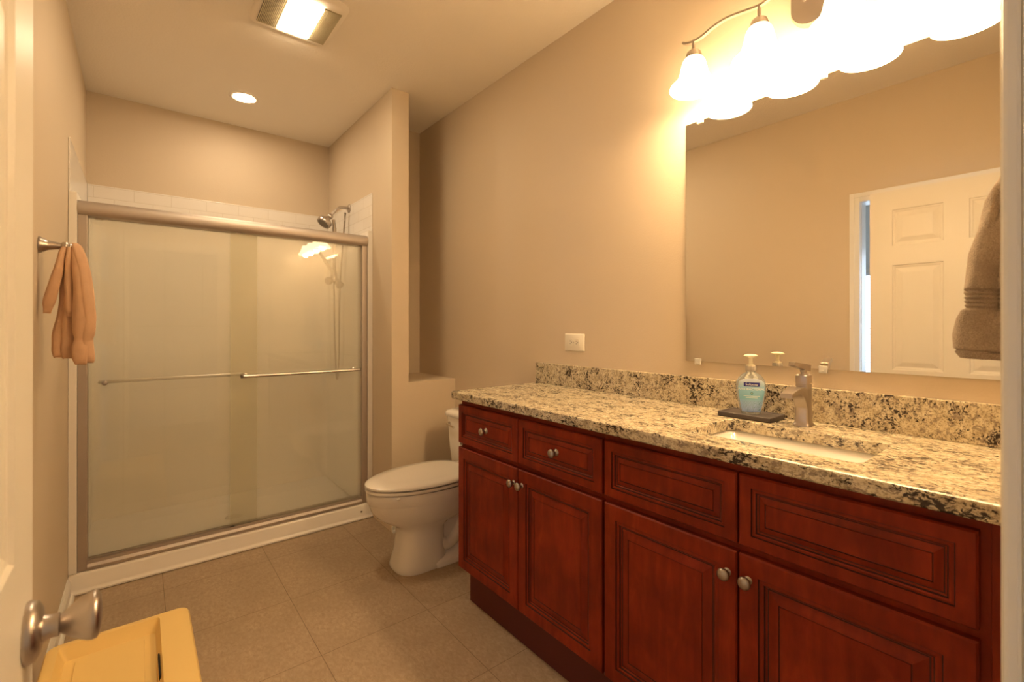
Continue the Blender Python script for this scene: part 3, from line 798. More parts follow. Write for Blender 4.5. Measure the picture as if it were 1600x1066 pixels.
def on_bottle(u, z, off):
    """u = sideways metres from the middle of the front"""
    a_, b_ = bp_at(z); s_ = max(-0.99, min(0.99, u / a_)); th = math.acos(s_)
    return Vector((BXc, BYc, BZ + z)) + sid * (a_ + off) * math.cos(th) + fwd * (b_ + off) * math.sin(th)
bm = bmesh.new()
grid = []
for j in range(25):
    z = 0.008 + (0.112 - 0.008) * j / 24; a_, _ = bp_at(z)
    top = 1 if z < 0.1 else math.sqrt(max(0.0, 1 - ((z - 0.1) / 0.013) ** 2))
    hw = a_ * 0.86 * top
    grid.append([bm.verts.new(on_bottle(hw * (2 * i / 20 - 1), z, 0.0007)) for i in range(21)])
for r0, r1 in zip(grid, grid[1:]):
    for i in range(20): bm.faces.new([r0[i], r0[i + 1], r1[i + 1], r1[i]])
lb = obj('front_label', bm, M['label'], sp, smooth=True)
def text_on_bottle(s, size, z, m, off=0.0016, name='lettering'):
    cu = bpy.data.curves.new('t', 'FONT'); cu.body = s; cu.size = size; cu.align_x = 'CENTER'; cu.align_y = 'CENTER'; cu.resolution_u = 2
    o = bpy.data.objects.new('t', cu); C.objects.link(o)
    bpy.context.view_layer.update()
    me = bpy.data.meshes.new_from_object(o.evaluated_get(bpy.context.evaluated_depsgraph_get()))
    bpy.data.objects.remove(o); bpy.data.curves.remove(cu)
    bm = bmesh.new(); bm.from_mesh(me); bpy.data.meshes.remove(me)
    bmesh.ops.subdivide_edges(bm, edges=[e_ for e_ in bm.edges if e_.calc_length() > 0.004], cuts=3)
    for v in bm.verts:
        v.co = on_bottle(v.co.x, z + v.co.y, off)
    return obj(name, bm, m, lb)
bm = bmesh.new(); g = []
for j in range(5):
    z = 0.0875 + 0.0125 * j / 4
    g.append([bm.verts.new(on_bottle(0.0215 * (2 * i / 14 - 1), z, 0.0011)) for i in range(15)])
for r0, r1 in zip(g, g[1:]):
    for i in range(14): bm.faces.new([r0[i], r0[i + 1], r1[i + 1], r1[i]])
obj('brand_patch', bm, M['navy'], lb)
text_on_bottle('Softsoap', 0.0098, 0.0940, M['white_ink'])
text_on_bottle('ANTIBACTERIAL', 0.0098, 0.0790, M['white_ink'])
bm = bmesh.new()
for r0, r1, mz in ((0.0, 0.0038, 0.0665),):
    vs = [bm.verts.new(on_bottle(r1 * math.cos(2 * PI * i / 16), mz + r1 * math.sin(2 * PI * i / 16), 0.0011)) for i in range(16)]; bm.faces.new(vs)
obj('round_mark', bm, M['teal_ink'], lb)
text_on_bottle('+', 0.009, 0.0668, M['white_ink'])
bm = bmesh.new()
for wz, hw in ((0.0575, 0.022), (0.0525, 0.016)):
    vs = [on_bottle(hw * (2 * i / 12 - 1), wz, 0.0011) for i in range(13)]; vt = [on_bottle(hw * (2 * i / 12 - 1), wz + 0.0011, 0.0011) for i in range(13)]
    a1 = [bm.verts.new(q) for q in vs]; a2 = [bm.verts.new(q) for q in vt]
    for i in range(12): bm.faces.new([a1[i], a1[i + 1], a2[i + 1], a2[i]])
obj('fine_print', bm, M['white_ink'], lb)
bm = bmesh.new(); lathe(bm, [(0.0155, 0.134), (0.0158, 0.136), (0.0155, 0.148), (0.0145, 0.150)], (BXc, BYc, BZ), n=28)
obj('collar', bm, M['collar'], sp, smooth=True, angle=40)
bm = bmesh.new()
lathe(bm, [(0.0125, 0.150), (0.0125, 0.153), (0.0065, 0.155), (0.0052, 0.165), (0.0062, 0.176), (0.012, 0.178), (0.0195, 0.1805), (0.0205, 0.1825), (0.012, 0.1865), (0.0, 0.1875)], (BXc, BYc, BZ), n=28)
hp0 = Vector((BXc, BYc, BZ + 0.1800))
obj('pump_head', bm, M['pump'], sp, smooth=True, angle=50)
bm = bmesh.new(); tube(bm, [(BXc, BYc, BZ + 0.133), (BXc, BYc, BZ + 0.03), Vector((BXc, BYc, BZ + 0.006)) + sid * 0.01], 0.0022, 8)
obj('dip_tube', bm, M['pump'], sp)

# ================================================================== MIRROR, LIGHT, OUTLET
MY0, MY1, MZ0, MZ1 = 0.098, 0.9439, 1.091, 1.9698
mr = thing('wall_mirror', 'large frameless mirror hung on the wall over the vanity', 'mirror', (XR, (MY0 + MY1) / 2, MZ0))
obj('backing', bxm(XR - 0.0050, XR - 0.0006, MY0, MY1, MZ0, MZ1), M['mirror_edge'], mr)
obj('mirror_glass', bxm(XR - 0.0056, XR - 0.0050, MY0, MY1, MZ0, MZ1), M['mirror'], mr)
for (yy, zz, s) in ((0.896, MZ0, -1), (0.497, MZ0, -1), (0.887, MZ1, 1), (0.497, MZ1, 1)):
    bm = bmesh.new()
    box(bm, XR - 0.0105, XR - 0.0058, yy - 0.011, yy + 0.011, min(zz - s * 0.010, zz + s * 0.012), max(zz - s * 0.010, zz + s * 0.012), bev=0.0015)
    box(bm, XR - 0.0060, XR - 0.0006, yy - 0.010, yy + 0.010, min(zz + s * 0.001, zz + s * 0.012), max(zz + s * 0.001, zz + s * 0.012))
    lathe(bm, [(0.003, 0), (0.003, 0.0015), (0.0, 0.002)], (XR - 0.0105, yy, zz + s * 0.006), (-1, 0, 0), 12)
    obj('mirror_clip', bm, M['clip'], mr)

VY = [0.842, 0.628, 0.414, 0.200]; VX = XR - 0.128
vl = thing('vanity_light', 'four-shade vanity light on a wavy nickel bar above the mirror', 'wall light', (XR, 0.521, 2.2))
bm = bmesh.new()
def stad(k, x): return [(x, 0.521 + 0.062 * k * math.cos(a), (2.335 if math.sin(a) > 0 else 2.194) + 0.062 * k * math.sin(a)) for a in [2 * PI * (i + 0.5) / 32 for i in range(32)]]
loft(bm, [stad(1, XR - 0.0006), stad(1, XR - 0.014), stad(0.93, XR - 0.022), stad(0.6, XR - 0.024)])
obj('canopy', bm, M['nickel'], vl, smooth=True, angle=40)
def rail_z(y):
    u = (y - 0.521)
    return 2.205 + 0.016 * math.cos(2 * PI * u / 0.214) * 1 + 0.02 * math.exp(-(u / 0.16) ** 2) - 0.012
pts = []
key = [(0.882, 2.203), (0.868, 2.194), (0.842, 2.189), (0.810, 2.192), (0.775, 2.203), (0.735, 2.209), (0.695, 2.206), (0.66, 2.200), (0.628, 2.196), (0.60, 2.202), (0.565, 2.222), (0.521, 2.238)]
key = key + [(1.042 - y, z) for y, z in key[-2::-1]]
path = smooth_path([(VX, y, z) for y, z in key], 4)
bm = bmesh.new(); R_ = []
for i, p_ in enumerate(path):
    d = (path[min(i + 1, len(path) - 1)] - path[max(i - 1, 0)]).normalized(); upv = Vector((1, 0, 0)).cross(d)
    R_.append([p_ + Vector((1, 0, 0)) * a_ + upv * b_ for a_, b_ in ((-0.006, -0.0035), (0.006, -0.0035), (0.006, 0.0035), (-0.006, 0.0035))])
loft(bm, R_)
obj('wavy_bar', bm, M['nickel'], vl)
for s in (-1, 1):
    bm = bmesh.new(); tube(bm, smooth_path([(XR - 0.022, 0.521 + s * 0.02, 2.215), (XR - 0.07, 0.521 + s * 0.03, 2.222), (VX, 0.521 + s * 0.045, 2.223)], 4), 0.005, 10)
    obj('support_arm', bm, M['nickel'], vl, smooth=True)
SHP = [(0.0215, 0.0), (0.030, -0.006), (0.0365, -0.018), (0.041, -0.038), (0.045, -0.060), (0.050, -0.078), (0.058, -0.092), (0.068, -0.103), (0.076, -0.112), (0.0785, -0.120), (0.0765, -0.124)]
SHP = [(r_, z_ * 0.87) for r_, z_ in SHP]
for y in VY:
    z1 = 2.134
    bm = bmesh.new()
    lathe(bm, [(0.0055, 0.062), (0.0055, 0.030), (0.012, 0.026), (0.022, 0.018), (0.027, 0.004), (0.027, -0.002), (0.0215, -0.002)], (VX, y, z1), n=24, cap=False)
    h_ = obj('lamp_holder', bm, M['nickel'], vl, smooth=True, angle=50)
    bm = bmesh.new()
    prof = SHP + [(r - 0.003, z) for r, z in SHP[::-1]]
    lathe(bm, prof, (VX, y, z1), n=40, cap=False)
    s_ = obj('bell_shade', bm, M['shade'], vl, smooth=True)
    bm = bmesh.new()
    lathe(bm, [(0.0, -0.092), (0.012, -0.089), (0.021, -0.079), (0.025, -0.065), (0.020, -0.048), (0.013, -0.035), (0.013, -0.005)], (VX, y, z1), n=20)
    obj('bulb', bm, mat('bulb_glow', (0.9, 0.85, 0.75), 0.4, emit=(1.0, 0.70, 0.37), es=20.0) if 'bulb' not in M else M['bulb'], s_, smooth=True)
    ld = bpy.data.lights.new('vanity_lamp', 'POINT'); ld.energy = BULB_W; ld.color = WARM; ld.shadow_soft_size = 0.03
    lo = bpy.data.objects.new('vanity_lamp', ld); C.objects.link(lo); lo.location = (VX, y, z1 - 0.104)

ol = thing('wall_outlet', 'ivory duplex outlet set sideways on the wall above the counter', 'outlet', (XR, 1.517, 1.1425))
bm = bmesh.new()
def yzr(hy, hz, x, r, cy=1.517, cz=1.1425): return [(x, cy + a_, cz + b_) for a_, b_, _ in rrect(0, 0, hy, hz, r, 0, 3)]
loft(bm, [yzr(0.062, 0.041, XR - 0.0006, 0.004), yzr(0.062, 0.041, XR - 0.003, 0.004), yzr(0.058, 0.037, XR - 0.0065, 0.004)])
obj('cover_plate', bm, M['plate'], ol, smooth=True, angle=40)
for s in (-1, 1):
    bm = bmesh.new(); cy_ = 1.517 + s * 0.0195
    loft(bm, [yzr(0.0145, 0.0165, XR - 0.0066, 0.008, cy_), yzr(0.0145, 0.0165, XR - 0.0085, 0.008, cy_)])
    r_ = obj('receptacle', bm, M['plate'], ol)
    bm = bmesh.new()
    for dz in (-0.006, 0.006): box(bm, XR - 0.0090, XR - 0.0086, cy_ - 0.001, cy_ + 0.006, 1.1425 + dz - 0.001, 1.1425 + dz + 0.001)
    lathe(bm, [(0.0022, 0), (0.0022, 0.0004)], (XR - 0.0086, cy_ - 0.007, 1.1425), (-1, 0, 0), 10)
    obj('slots', bm, M['slot'], r_)
bm = bmesh.new(); lathe(bm, [(0.0025, 0), (0.0025, 0.001), (0, 0.0013)], (XR - 0.0066, 1.517, 1.1425), (-1, 0, 0), 12)
obj('screw', bm, M['nickel'], ol)

# ================================================================== TOILET
tl = thing('toilet', 'white two-piece toilet with closed lid between vanity and half wall', 'toilet', (1.2, 2.16, 0))
TY = 2.172
def egg(xf, xb, hw, z, n=48, bk=0.6, fp=1.0):
    """egg outline, nose toward -x; fp < 1 squares the nose"""
    out = []; xm = xf + (xb - xf) * (0.58 if fp == 1.0 else 0.5)
    for i in range(n):
        a = 2 * PI * i / n; c_, s_ = math.cos(a), math.sin(a); sg = 1 if s_ > 0 else -1
        if c_ < 0: x = xm - (xm - xf) * abs(c_) ** fp; y = hw * (abs(s_) ** fp) * sg
        else: x = xm + (xb - xm) * (abs(c_) ** bk); y = hw * (abs(s_) ** min(fp, 0.9)) * sg * ((1 - 0.10 * c_) if fp == 1.0 else 1)
        out.append((x, TY + y, z))
    return out
bm = bmesh.new()
loft(bm, [egg(0.985, 1.26, 0.118, 0.0005, fp=0.72), egg(0.981, 1.262, 0.121, 0.010, fp=0.72), egg(0.985, 1.26, 0.118, 0.024, fp=0.72), egg(1.003, 1.25, 0.113, 0.08, fp=0.74), egg(1.012, 1.245, 0.106, 0.15, fp=0.76), egg(1.014, 1.25, 0.104, 0.195, fp=0.80),
          egg(0.998, 1.29, 0.112, 0.222, fp=0.88), egg(0.950, 1.38, 0.138, 0.246, fp=0.96), egg(0.904, 1.44, 0.163, 0.278), egg(0.876, 1.46, 0.178, 0.315), egg(0.864, 1.465, 0.184, 0.350), egg(0.862, 1.465, 0.185, 0.356), egg(0.855, 1.465, 0.187, 0.362), egg(0.853, 1.465, 0.187, 0.402), egg(0.858, 1.46, 0.183, 0.410)])
obj('bowl', bm, M['porcelain'], tl, smooth=True, angle=60)
bm = bmesh.new()
# rear foot and trapway
loft(bm, [rrect(1.345, TY, 0.205, 0.126, 0.05, 0.0005), rrect(1.345, TY, 0.205, 0.126, 0.05, 0.022), rrect(1.345, TY, 0.198, 0.118, 0.05, 0.034), rrect(1.345, TY, 0.18, 0.088, 0.05, 0.046), rrect(1.345, TY, 0.17, 0.070, 0.05, 0.10), rrect(1.345, TY, 0.16, 0.068, 0.05, 0.20), rrect(1.345, TY, 0.16, 0.085, 0.05, 0.30), rrect(1.345, TY, 0.17, 0.11, 0.05, 0.38)])
for s_ in (-1, 1):
    tube(bm, smooth_path([(1.20, TY + s_ * 0.060, 0.11), (1.25, TY + s_ * 0.066, 0.085), (1.31, TY + s_ * 0.068, 0.12), (1.36, TY + s_ * 0.070, 0.20), (1.41, TY + s_ * 0.075, 0.28), (1.44, TY + s_ * 0.08, 0.34)], 5), 0.034, 16)
obj('trapway', bm, M['porcelain'], tl, smooth=True, angle=50)
for s_ in (-1, 1):
    bm = bmesh.new(); lathe(bm, [(0.017, 0), (0.016, 0.014), (0.010, 0.022), (0, 0.024)], (1.325, TY + s_ * 0.102, 0.030), (0, 0, 1), 16)
    obj('bolt_cap', bm, M['porcelain'], tl, smooth=True, angle=60)
bm = bmesh.new()
loft(bm, [egg(0.857, 1.40, 0.182, 0.4150), egg(0.849, 1.405, 0.189, 0.4175), egg(0.849, 1.405, 0.189, 0.426), egg(0.853, 1.40, 0.186, 0.430)])
obj('seat', bm, M['seat'], tl, smooth=True, angle=50)
bm = bmesh.new()
loft(bm, [egg(0.857, 1.41, 0.182, 0.4345), egg(0.847, 1.415, 0.190, 0.4385), egg(0.848, 1.415, 0.189, 0.447), egg(0.862, 1.405, 0.177, 0.455), egg(0.93, 1.37, 0.13, 0.4590)])
ld_ = obj('lid', bm, M['seat'], tl, smooth=True, angle=50)
bm = bmesh.new()
box(bm, 0.93, 0.945, TY - 0.17, TY - 0.155, 0.4095, 0.4155)
obj('seat_bumper', bm, M['seat'], tl)
for s in (-1, 1): obj('hinge', bxm(1.405, 1.435, TY + s * 0.075 - 0.02, TY + s * 0.075 + 0.02, 0.412, 0.448, bev=0.006), M['seat'], tl)
# tank
bm = bmesh.new()
def tk(x0_, hw, z, r=0.03): return rrect((x0_ + XR - 0.008) / 2, TY, (XR - 0.008 - x0_) / 2, hw, r, z, 6)
loft(bm, [tk(1.435, 0.185, 0.400), tk(1.428, 0.192, 0.415), tk(1.418, 0.200, 0.52), tk(1.408, 0.208, 0.685), tk(1.408, 0.208, 0.692)])
obj('tank', bm, M['porcelain'], tl, smooth=True, angle=50)
bm = bmesh.new()
loft(bm, [tk(1.402, 0.214, 0.693, 0.035), tk(1.396, 0.220, 0.697, 0.04), tk(1.396, 0.220, 0.715, 0.04), tk(1.404, 0.212, 0.726, 0.04), tk(1.425, 0.195, 0.732, 0.04)])
obj('tank_lid', bm, M['porcelain'], tl, smooth=True, angle=60)
bm = bmesh.new()
lathe(bm, [(0.014, 0), (0.013, 0.006), (0.007, 0.008), (0.007, 0.018), (0, 0.02)], (1.4085, TY + 0.165, 0.650), (-1, 0, 0), 16)
tube(bm, [(1.393, TY + 0.168, 0.650), (1.390, TY + 0.13, 0.648), (1.391, TY + 0.09, 0.642)], [0.0065, 0.005, 0.0065], 10)
obj('flush_lever', bm, M['chrome'], tl, smooth=True, angle=60)

# ================================================================== ENTRY DOOR LEAF
dr = struct('door_1', bmesh.new(), None)
bpy.data.objects.remove(dr)
LX1, LX0 = -0.100, -0.135; LY0, LY1, LZ0, LZ1 = 0.065, 0.7915, 0.012, 1.978
def door_leaf():
    bm = bmesh.new()
    cols = [(0.065 + 0.102, 0.065 + 0.315), (0.4765 , 0.6895)]
    cols = [(LY0 + 0.102, LY0 + 0.315), (LY1 - 0.315, LY1 - 0.102)]
    rows = [(0.20, 0.78), (0.975, 1.560), (1.668, 1.870)]
    prof = [(0.0, 0.0), (0.004, -0.0045), (0.010, -0.005), (0.016, -0.0075), (0.020, -0.0075), (0.042, -0.0012), (0.046, -0.0008)]
    for X, s in ((LX1, 1), (LX0, -1)):
        ys = sorted({LY0, LY1, *[v for c_ in cols for v in c_]}); zs_ = sorted({LZ0, LZ1, *[v for r_ in rows for v in r_]})
        for i in range(len(ys) - 1):
            for j in range(len(zs_) - 1):
                y0, y1, z0_, z1_ = ys[i], ys[i + 1], zs_[j], zs_[j + 1]
                if (y0, y1) in cols and (z0_, z1_) in rows:
                    loft(bm, [[(X + s * d_, y0 + k, z0_ + k), (X + s * d_, y1 - k, z0_ + k), (X + s * d_, y1 - k, z1_ - k), (X + s * d_, y0 + k, z1_ - k)] for k, d_ in prof], cap0=False, cap1=True)
                else:
                    bm.faces.new([bm.verts.new(q) for q in ((X, y0, z0_), (X, y1, z0_), (X, y1, z1_), (X, y0, z1_))])
    for a_, b_ in (((LY0, LZ0), (LY1, LZ0)), ((LY1, LZ0), (LY1, LZ1)), ((LY1, LZ1), (LY0, LZ1)), ((LY0, LZ1), (LY0, LZ0))):
        bm.faces.new([bm.verts.new(q) for q in ((LX0, *a_), (LX1, *a_), (LX1, *b_), (LX0, *b_))])
    bmesh.ops.remove_doubles(bm, verts=bm.verts, dist=1e-5)
    return bm
d1 = struct('door_1', door_leaf(), M['door'])
KY, KZ = 0.752, 0.873
bm = bmesh.new()
lathe(bm, [(0.033, 0.0), (0.0335, 0.003), (0.031, 0.009), (0.024, 0.0125), (0.0145, 0.014), (0.0125, 0.020), (0.0125, 0.024), (0.0125, 0.027), (0.0100, 0.028), (0.0125, 0.031),
           (0.0175, 0.037), (0.0225, 0.044), (0.0260, 0.051), (0.0275, 0.056), (0.0268, 0.060), (0.022, 0.0628), (0.010, 0.0640), (0.0, 0.0643)], (LX1 + 0.0002, KY, KZ), (1, 0, 0), 40)
k_ = obj('door_knob', bm, M['nickel'], d1, smooth=True, angle=50)
k_.matrix_parent_inverse = Matrix()
bm = bmesh.new(); lathe(bm, [(0.003, 0), (0.003, 0.002), (0, 0.0025)], (LX1 + 0.010, KY + 0.006, KZ - 0.021), (1, 0, 0), 12)
k2 = obj('knob_screw', bm, M['chrome'], k_); k2.matrix_parent_inverse = Matrix()
bm = bmesh.new(); box(bm, LX0 + 0.006, LX1 - 0.006, LY1 + 0.0001, LY1 + 0.001, KZ - 0.028, KZ + 0.028)
k3 = obj('latch_plate', bm, M['nickel'], d1); k3.matrix_parent_inverse = Matrix()
for zz in (0.25, 1.0, 1.75):
    bm = bmesh.new(); lathe(bm, [(0.006, 0), (0.006, 0.08)], (LX1 + 0.006, LY0 - 0.008, zz), (0, 0, 1), 12)
    q = obj('hinge', bm, M['nickel'], d1); q.matrix_parent_inverse = Matrix()

# strike plate on the right jamb
bm = bmesh.new()
box(bm, JX1 - 0.0016, JX1 - 0.0002, 0.0, YF - 0.004, 0.865, 0.925, bev=0.0004)
lathe(bm, [(0.004, 0), (0.004, 0.0012), (0, 0.002)], (JX1 - 0.0016, 0.018, 0.915), (-1, 0, 0), 12)
lathe(bm, [(0.004, 0), (0.004, 0.0012), (0, 0.002)], (JX1 - 0.0016, 0.018, 0.875), (-1, 0, 0), 12)
tag(obj('strike_plate', bm, M['nickel']), 'small nickel strike plate on the white door jamb at right', 'strike plate')

# ================================================================== TOWELS
PY, PZ = 2.094, 1.480
pg = thing('towel_hook', 'brushed nickel towel post on the left wall beside the shower', 'towel hook', (XL, PY, PZ))
bm = bmesh.new()
lathe(bm, [(0.026, 0.0005), (0.026, 0.006), (0.023, 0.009), (0.0225, 0.013), (0.018, 0.018), (0.0155, 0.024), (0.011, 0.046), (0.009, 0.052), (0.0135, 0.055), (0.0150, 0.060), (0.0145, 0.066), (0.009, 0.070), (0.0110, 0.074), (0.0085, 0.079), (0.0, 0.080)], (XL, PY, PZ), (1, 0, 0), 28)
obj('post', bm, M['nickel'], pg, smooth=True, angle=50)

def sheet(name, f, nu, nv, thick, m):
    """f(u,v) -> point; closed with thickness through solidify"""
    bm = bmesh.new()
    g_ = [[bm.verts.new(f(i / nu, j / nv)) for i in range(nu + 1)] for j in range(nv + 1)]
    for r0, r1 in zip(g_, g_[1:]):
        for i in range(nu): bm.faces.new([r0[i], r0[i + 1], r1[i + 1], r1[i]])
    bmesh.ops.recalc_face_normals(bm, faces=bm.faces)
    bmesh.ops.solidify(bm, geom=bm.faces[:], thickness=thick)
    return bm
def lerp(a_, b_, k): return a_ + (b_ - a_) * k
def pl(table, t_):
    for (a0, v0), (a1, v1) in zip(table, table[1:]):
        if t_ <= a1: 
            k = (t_ - a0) / (a1 - a0) if a1 > a0 else 0; k = max(0, min(1, k)); k = k * k * (3 - 2 * k)
            return lerp(v0, v1, k)
    return table[-1][1]
def lobe(bm, tab, ysign, n=20):
    """tapered, pleated hanging fold: rows of (z, x_left, x_right, y_mid, half_depth)"""
    N = 26; ph = tab[3][1] * 300
    out = []
    for j in range(N + 1):
        t_ = j / N * (len(tab) - 1); k = min(int(t_), len(tab) - 2); f_ = t_ - k; f_ = f_ * f_ * (3 - 2 * f_) if False else f_
        r = [lerp(a_, b_, f_) for a_, b_ in zip(tab[k], tab[k + 1])]
        z, xa, xb, ym, hd_ = r; ring = []
        for i in range(n):
            a = 2 * PI * i / n
            rad = 1 + 0.13 * math.sin(3 * a + j * 0.10) * min(1, j / 6) + 0.05 * math.sin(5 * a - j * 0.17) + 0.06 * math.sin(j * 0.8 + a + ph)
            c_, s_ = math.cos(a), math.sin(a)
            sx_ = abs(c_) ** 0.8 * (1 if c_ > 0 else -1)
            ring.append(((xa + xb) / 2 + (xb - xa) / 2 * sx_ * (0.97 + 0.05 * math.sin(j * 0.75 + ph)), ym + hd_ * s_ * rad, z + 0.003 * math.sin(2 * a + j * 0.4) * (j / N)))
        out.append(ring)
    loft(bm, out)
bm = bmesh.new()
# right part: two overlapping pleats, draped over the tip of the post and falling toward the viewer
lobe(bm, [(1.494, -0.176, -0.160, 2.106, 0.010), (1.484, -0.180, -0.150, 2.100, 0.018), (1.455, -0.176, -0.138, 2.086, 0.022), (1.40, -0.164, -0.127, 2.072, 0.024), (1.33, -0.158, -0.118, 2.066, 0.024), (1.25, -0.154, -0.111, 2.064, 0.025), (1.20, -0.156, -0.114, 2.064, 0.024), (1.175, -0.152, -0.121, 2.066, 0.019), (1.15, -0.154, -0.117, 2.064, 0.022), (1.115, -0.154, -0.114, 2.064, 0.022), (1.100, -0.146, -0.120, 2.066, 0.014)], 1)
lobe(bm, [(1.486, -0.180, -0.164, 2.100, 0.010), (1.462, -0.178, -0.152, 2.086, 0.015), (1.40, -0.174, -0.138, 2.066, 0.018), (1.33, -0.170, -0.130, 2.058, 0.020), (1.25, -0.171, -0.125, 2.055, 0.021), (1.20, -0.172, -0.132, 2.054, 0.018), (1.176, -0.166, -0.138, 2.057, 0.013), (1.15, -0.173, -0.130, 2.053, 0.017), (1.11, -0.172, -0.130, 2.053, 0.016), (1.096, -0.164, -0.136, 2.056, 0.010)], 1)
# middle folds set back, hanging low on the left
lobe(bm, [(1.478, -0.190, -0.176, 2.098, 0.010), (1.45, -0.196, -0.172, 2.100, 0.018), (1.38, -0.203, -0.176, 2.100, 0.020), (1.30, -0.206, -0.176, 2.098, 0.020), (1.24, -0.214, -0.176, 2.095, 0.020), (1.19, -0.222, -0.180, 2.090, 0.022), (1.14, -0.224, -0.184, 2.088, 0.022), (1.120, -0.216, -0.188, 2.088, 0.016)], 1)
lobe(bm, [(1.476, -0.184, -0.172, 2.100, 0.010), (1.40, -0.190, -0.164, 2.092, 0.016), (1.30, -0.196, -0.164, 2.086, 0.018), (1.22, -0.200, -0.163, 2.082, 0.020), (1.15, -0.203, -0.163, 2.080, 0.021), (1.116, -0.196, -0.167, 2.082, 0.015)], 1)
lobe(bm, [(1.478, -0.186, -0.176, 2.082, 0.007), (1.42, -0.191, -0.173, 2.072, 0.012), (1.34, -0.191, -0.169, 2.066, 0.014), (1.27, -0.189, -0.167, 2.064, 0.014), (1.248, -0.184, -0.171, 2.066, 0.009)], 1)
# short left fold
lobe(bm, [(1.482, -0.197, -0.184, 2.090, 0.009), (1.46, -0.206, -0.186, 2.082, 0.013), (1.40, -0.217, -0.192, 2.070, 0.016), (1.34, -0.232, -0.200, 2.062, 0.016), (1.29, -0.240, -0.210, 2.060, 0.014), (1.262, -0.238, -0.220, 2.060, 0.008)], 1)
tag(obj('hand_towel', bm, M['otowel'], smooth=True), 'peach orange hand towel bunched over the post on the left wall', 'towel')

# taupe towel on a ring by the door, right edge of the view
rg = thing('towel_ring', 'nickel towel ring on the front wall beside the mirror, mostly hidden by the taupe towel', 'towel ring', (1.13, YF, 1.50))
bm = bmesh.new(); lathe(bm, [(0.025, 0.0005), (0.025, 0.005), (0.014, 0.012), (0.009, 0.020), (0.009, 0.040), (0.0, 0.042)], (1.13, YF, 1.505), (0, 1, 0), 24)
obj('post', bm, M['nickel'], rg, smooth=True, angle=50)
bm = bmesh.new(); pts = [(1.13 + 0.055 * math.sin(a), YF + 0.034 , 1.455 + 0.055 * math.cos(a)) for a in [2 * PI * i / 32 for i in range(33)]]
tube(bm, pts, 0.004, 8)
obj('ring', bm, M['nickel'], rg, smooth=True)
bm = bmesh.new(); out = []
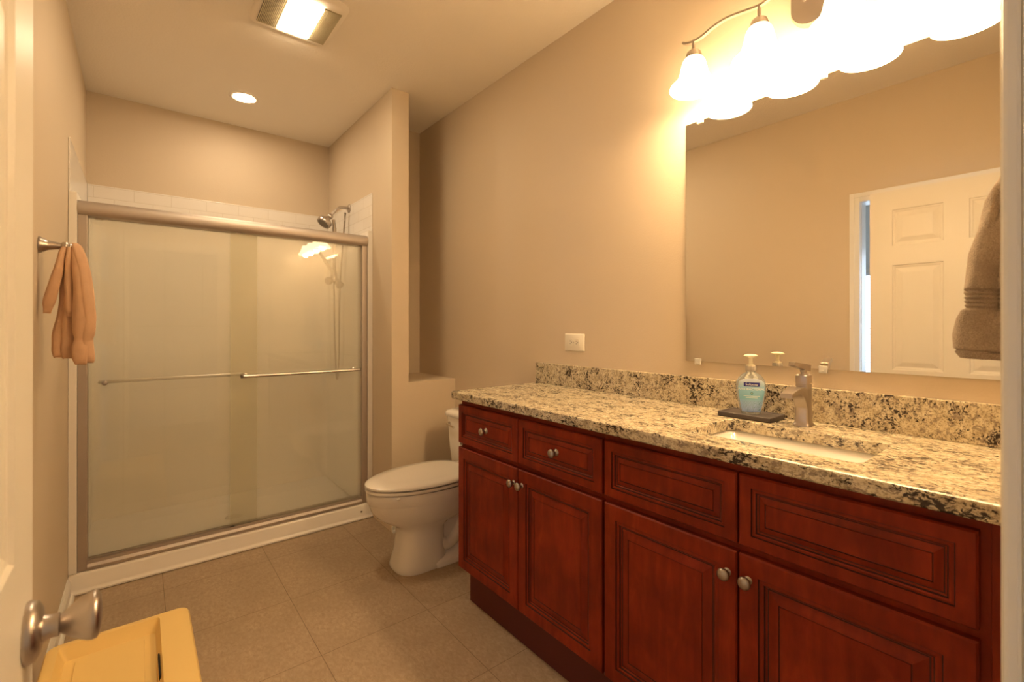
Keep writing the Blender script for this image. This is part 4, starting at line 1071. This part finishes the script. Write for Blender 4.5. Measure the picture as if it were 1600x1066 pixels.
# rows: z, x half width, y front bulge, y back
rows = [(1.470, 0.040, 0.084, 0.060), (1.455, 0.052, 0.095, 0.052), (1.42, 0.062, 0.109, 0.048), (1.38, 0.072, 0.117, 0.046), (1.335, 0.082, 0.127, 0.045), (1.30, 0.088, 0.130, 0.045), (1.270, 0.090, 0.134, 0.045), (1.25, 0.092, 0.133, 0.045), (1.232, 0.096, 0.140, 0.045), (1.205, 0.100, 0.144, 0.045), (1.185, 0.100, 0.143, 0.045), (1.176, 0.098, 0.140, 0.046), (1.168, 0.096, 0.134, 0.048)]
N = 260
for j in range(N + 1):
    z = rows[0][0] + (rows[-1][0] - rows[0][0]) * j / N
    for r0, r1 in zip(rows, rows[1:]):
        if r1[0] <= z <= r0[0] + 1e-9:
            k = (z - r0[0]) / (r1[0] - r0[0]); hw, yf, yb = (lerp(r0[q], r1[q], k) for q in (1, 2, 3)); break
    band = 0.0
    if 1.244 < z < 1.278:      # woven band
        band = 0.0030 * (0.5 - 0.5 * math.cos((z - 1.244) / 0.0068 * 2 * PI)) + 0.0012
    if 1.1795 < z < 1.1825: band = 0.002
    yf -= band
    cxx = 1.105; ring = []; n = 56
    for i in range(n):
        a = 2 * PI * i / n; c_, s_ = math.cos(a), math.sin(a)
        x = cxx + hw * (abs(c_) ** 0.6) * (1 if c_ > 0 else -1)
        yy = (yf + yb) / 2 + (yf - yb) / 2 * (abs(s_) ** 0.55) * (1 if s_ > 0 else -1)
        fold = 0.006 * math.cos((x - cxx) / hw * PI * 2.5 + 0.6) * (j / N * 0.6 + 0.4)
        fold2 = 0.0012 * math.sin(x * 210 + z * 31)
        if s_ > 0: yy += fold - 0.003 + fold2
        if c_ < -0.3: x += 0.005 * math.cos(s_ * 5 + z * 6) + band * 1.6 + 0.016 * math.exp(-((yy - 0.088) / 0.0045) ** 2) * min(1, j / 60)
        ring.append((x, max(yy, YF + 0.002), z + 0.0022 * math.sin(a * 3)))
    out.append(ring)
loft(bm, out)
tag(obj('hand_towel', bm, M['gtowel'], smooth=True, angle=60), 'taupe brown hand towel with ribbed band hanging at the right edge by the mirror', 'towel')

# ================================================================== STEP STOOL
st = thing('step_stool', 'yellow plastic step stool with a recessed top, bottom left corner', 'stool', (-0.04, 1.75, 0))
sx0, sx1, sy0, sy1, sz = -0.222, 0.135, 1.44, 1.972, 0.25
scx, scy, shx, shy = (sx0 + sx1) / 2, (sy0 + sy1) / 2, (sx1 - sx0) / 2, (sy1 - sy0) / 2
bm = bmesh.new()
def sr(i, z, r, dx=0, dy=0): return rrect(scx + dx, scy + dy, shx - i, shy - i, r, z, 6)
loops = [sr(-0.010, 0.0005, 0.05), sr(0.0, 0.22, 0.035), sr(0.001, 0.238, 0.032), sr(0.006, 0.247, 0.03), sr(0.015, sz, 0.025)]
# recess: right rim is wider than the far rim
def rc_(xa, xb, ya, yb, z, r): return rrect((xa + xb) / 2, (ya + yb) / 2, (xb - xa) / 2, (yb - ya) / 2, r, z, 6)
loops += [rc_(-0.19, 0.052, 1.48, 1.944, sz - 0.001, 0.012), rc_(-0.189, 0.050, 1.482, 1.941, sz - 0.005, 0.012), rc_(-0.175, 0.040, 1.50, 1.915, sz - 0.034, 0.012)]
R = loft(bm, loops, cap0=False, cap1=True)
obj('stool_body', bm, M['yellow'], st, smooth=True, angle=35)
bm = bmesh.new(); box(bm, -0.15, 0.012, 1.53, 1.89, sz - 0.0338, sz - 0.030, bev=0.0015)
obj('tread_panel', bm, M['yellow'], st)
bm = bmesh.new(); box(bm, 0.0425, 0.0465, 1.63, 1.745, sz - 0.026, sz - 0.010, bev=0.0015)
obj('handle_slot', bm, M['dark'], st)
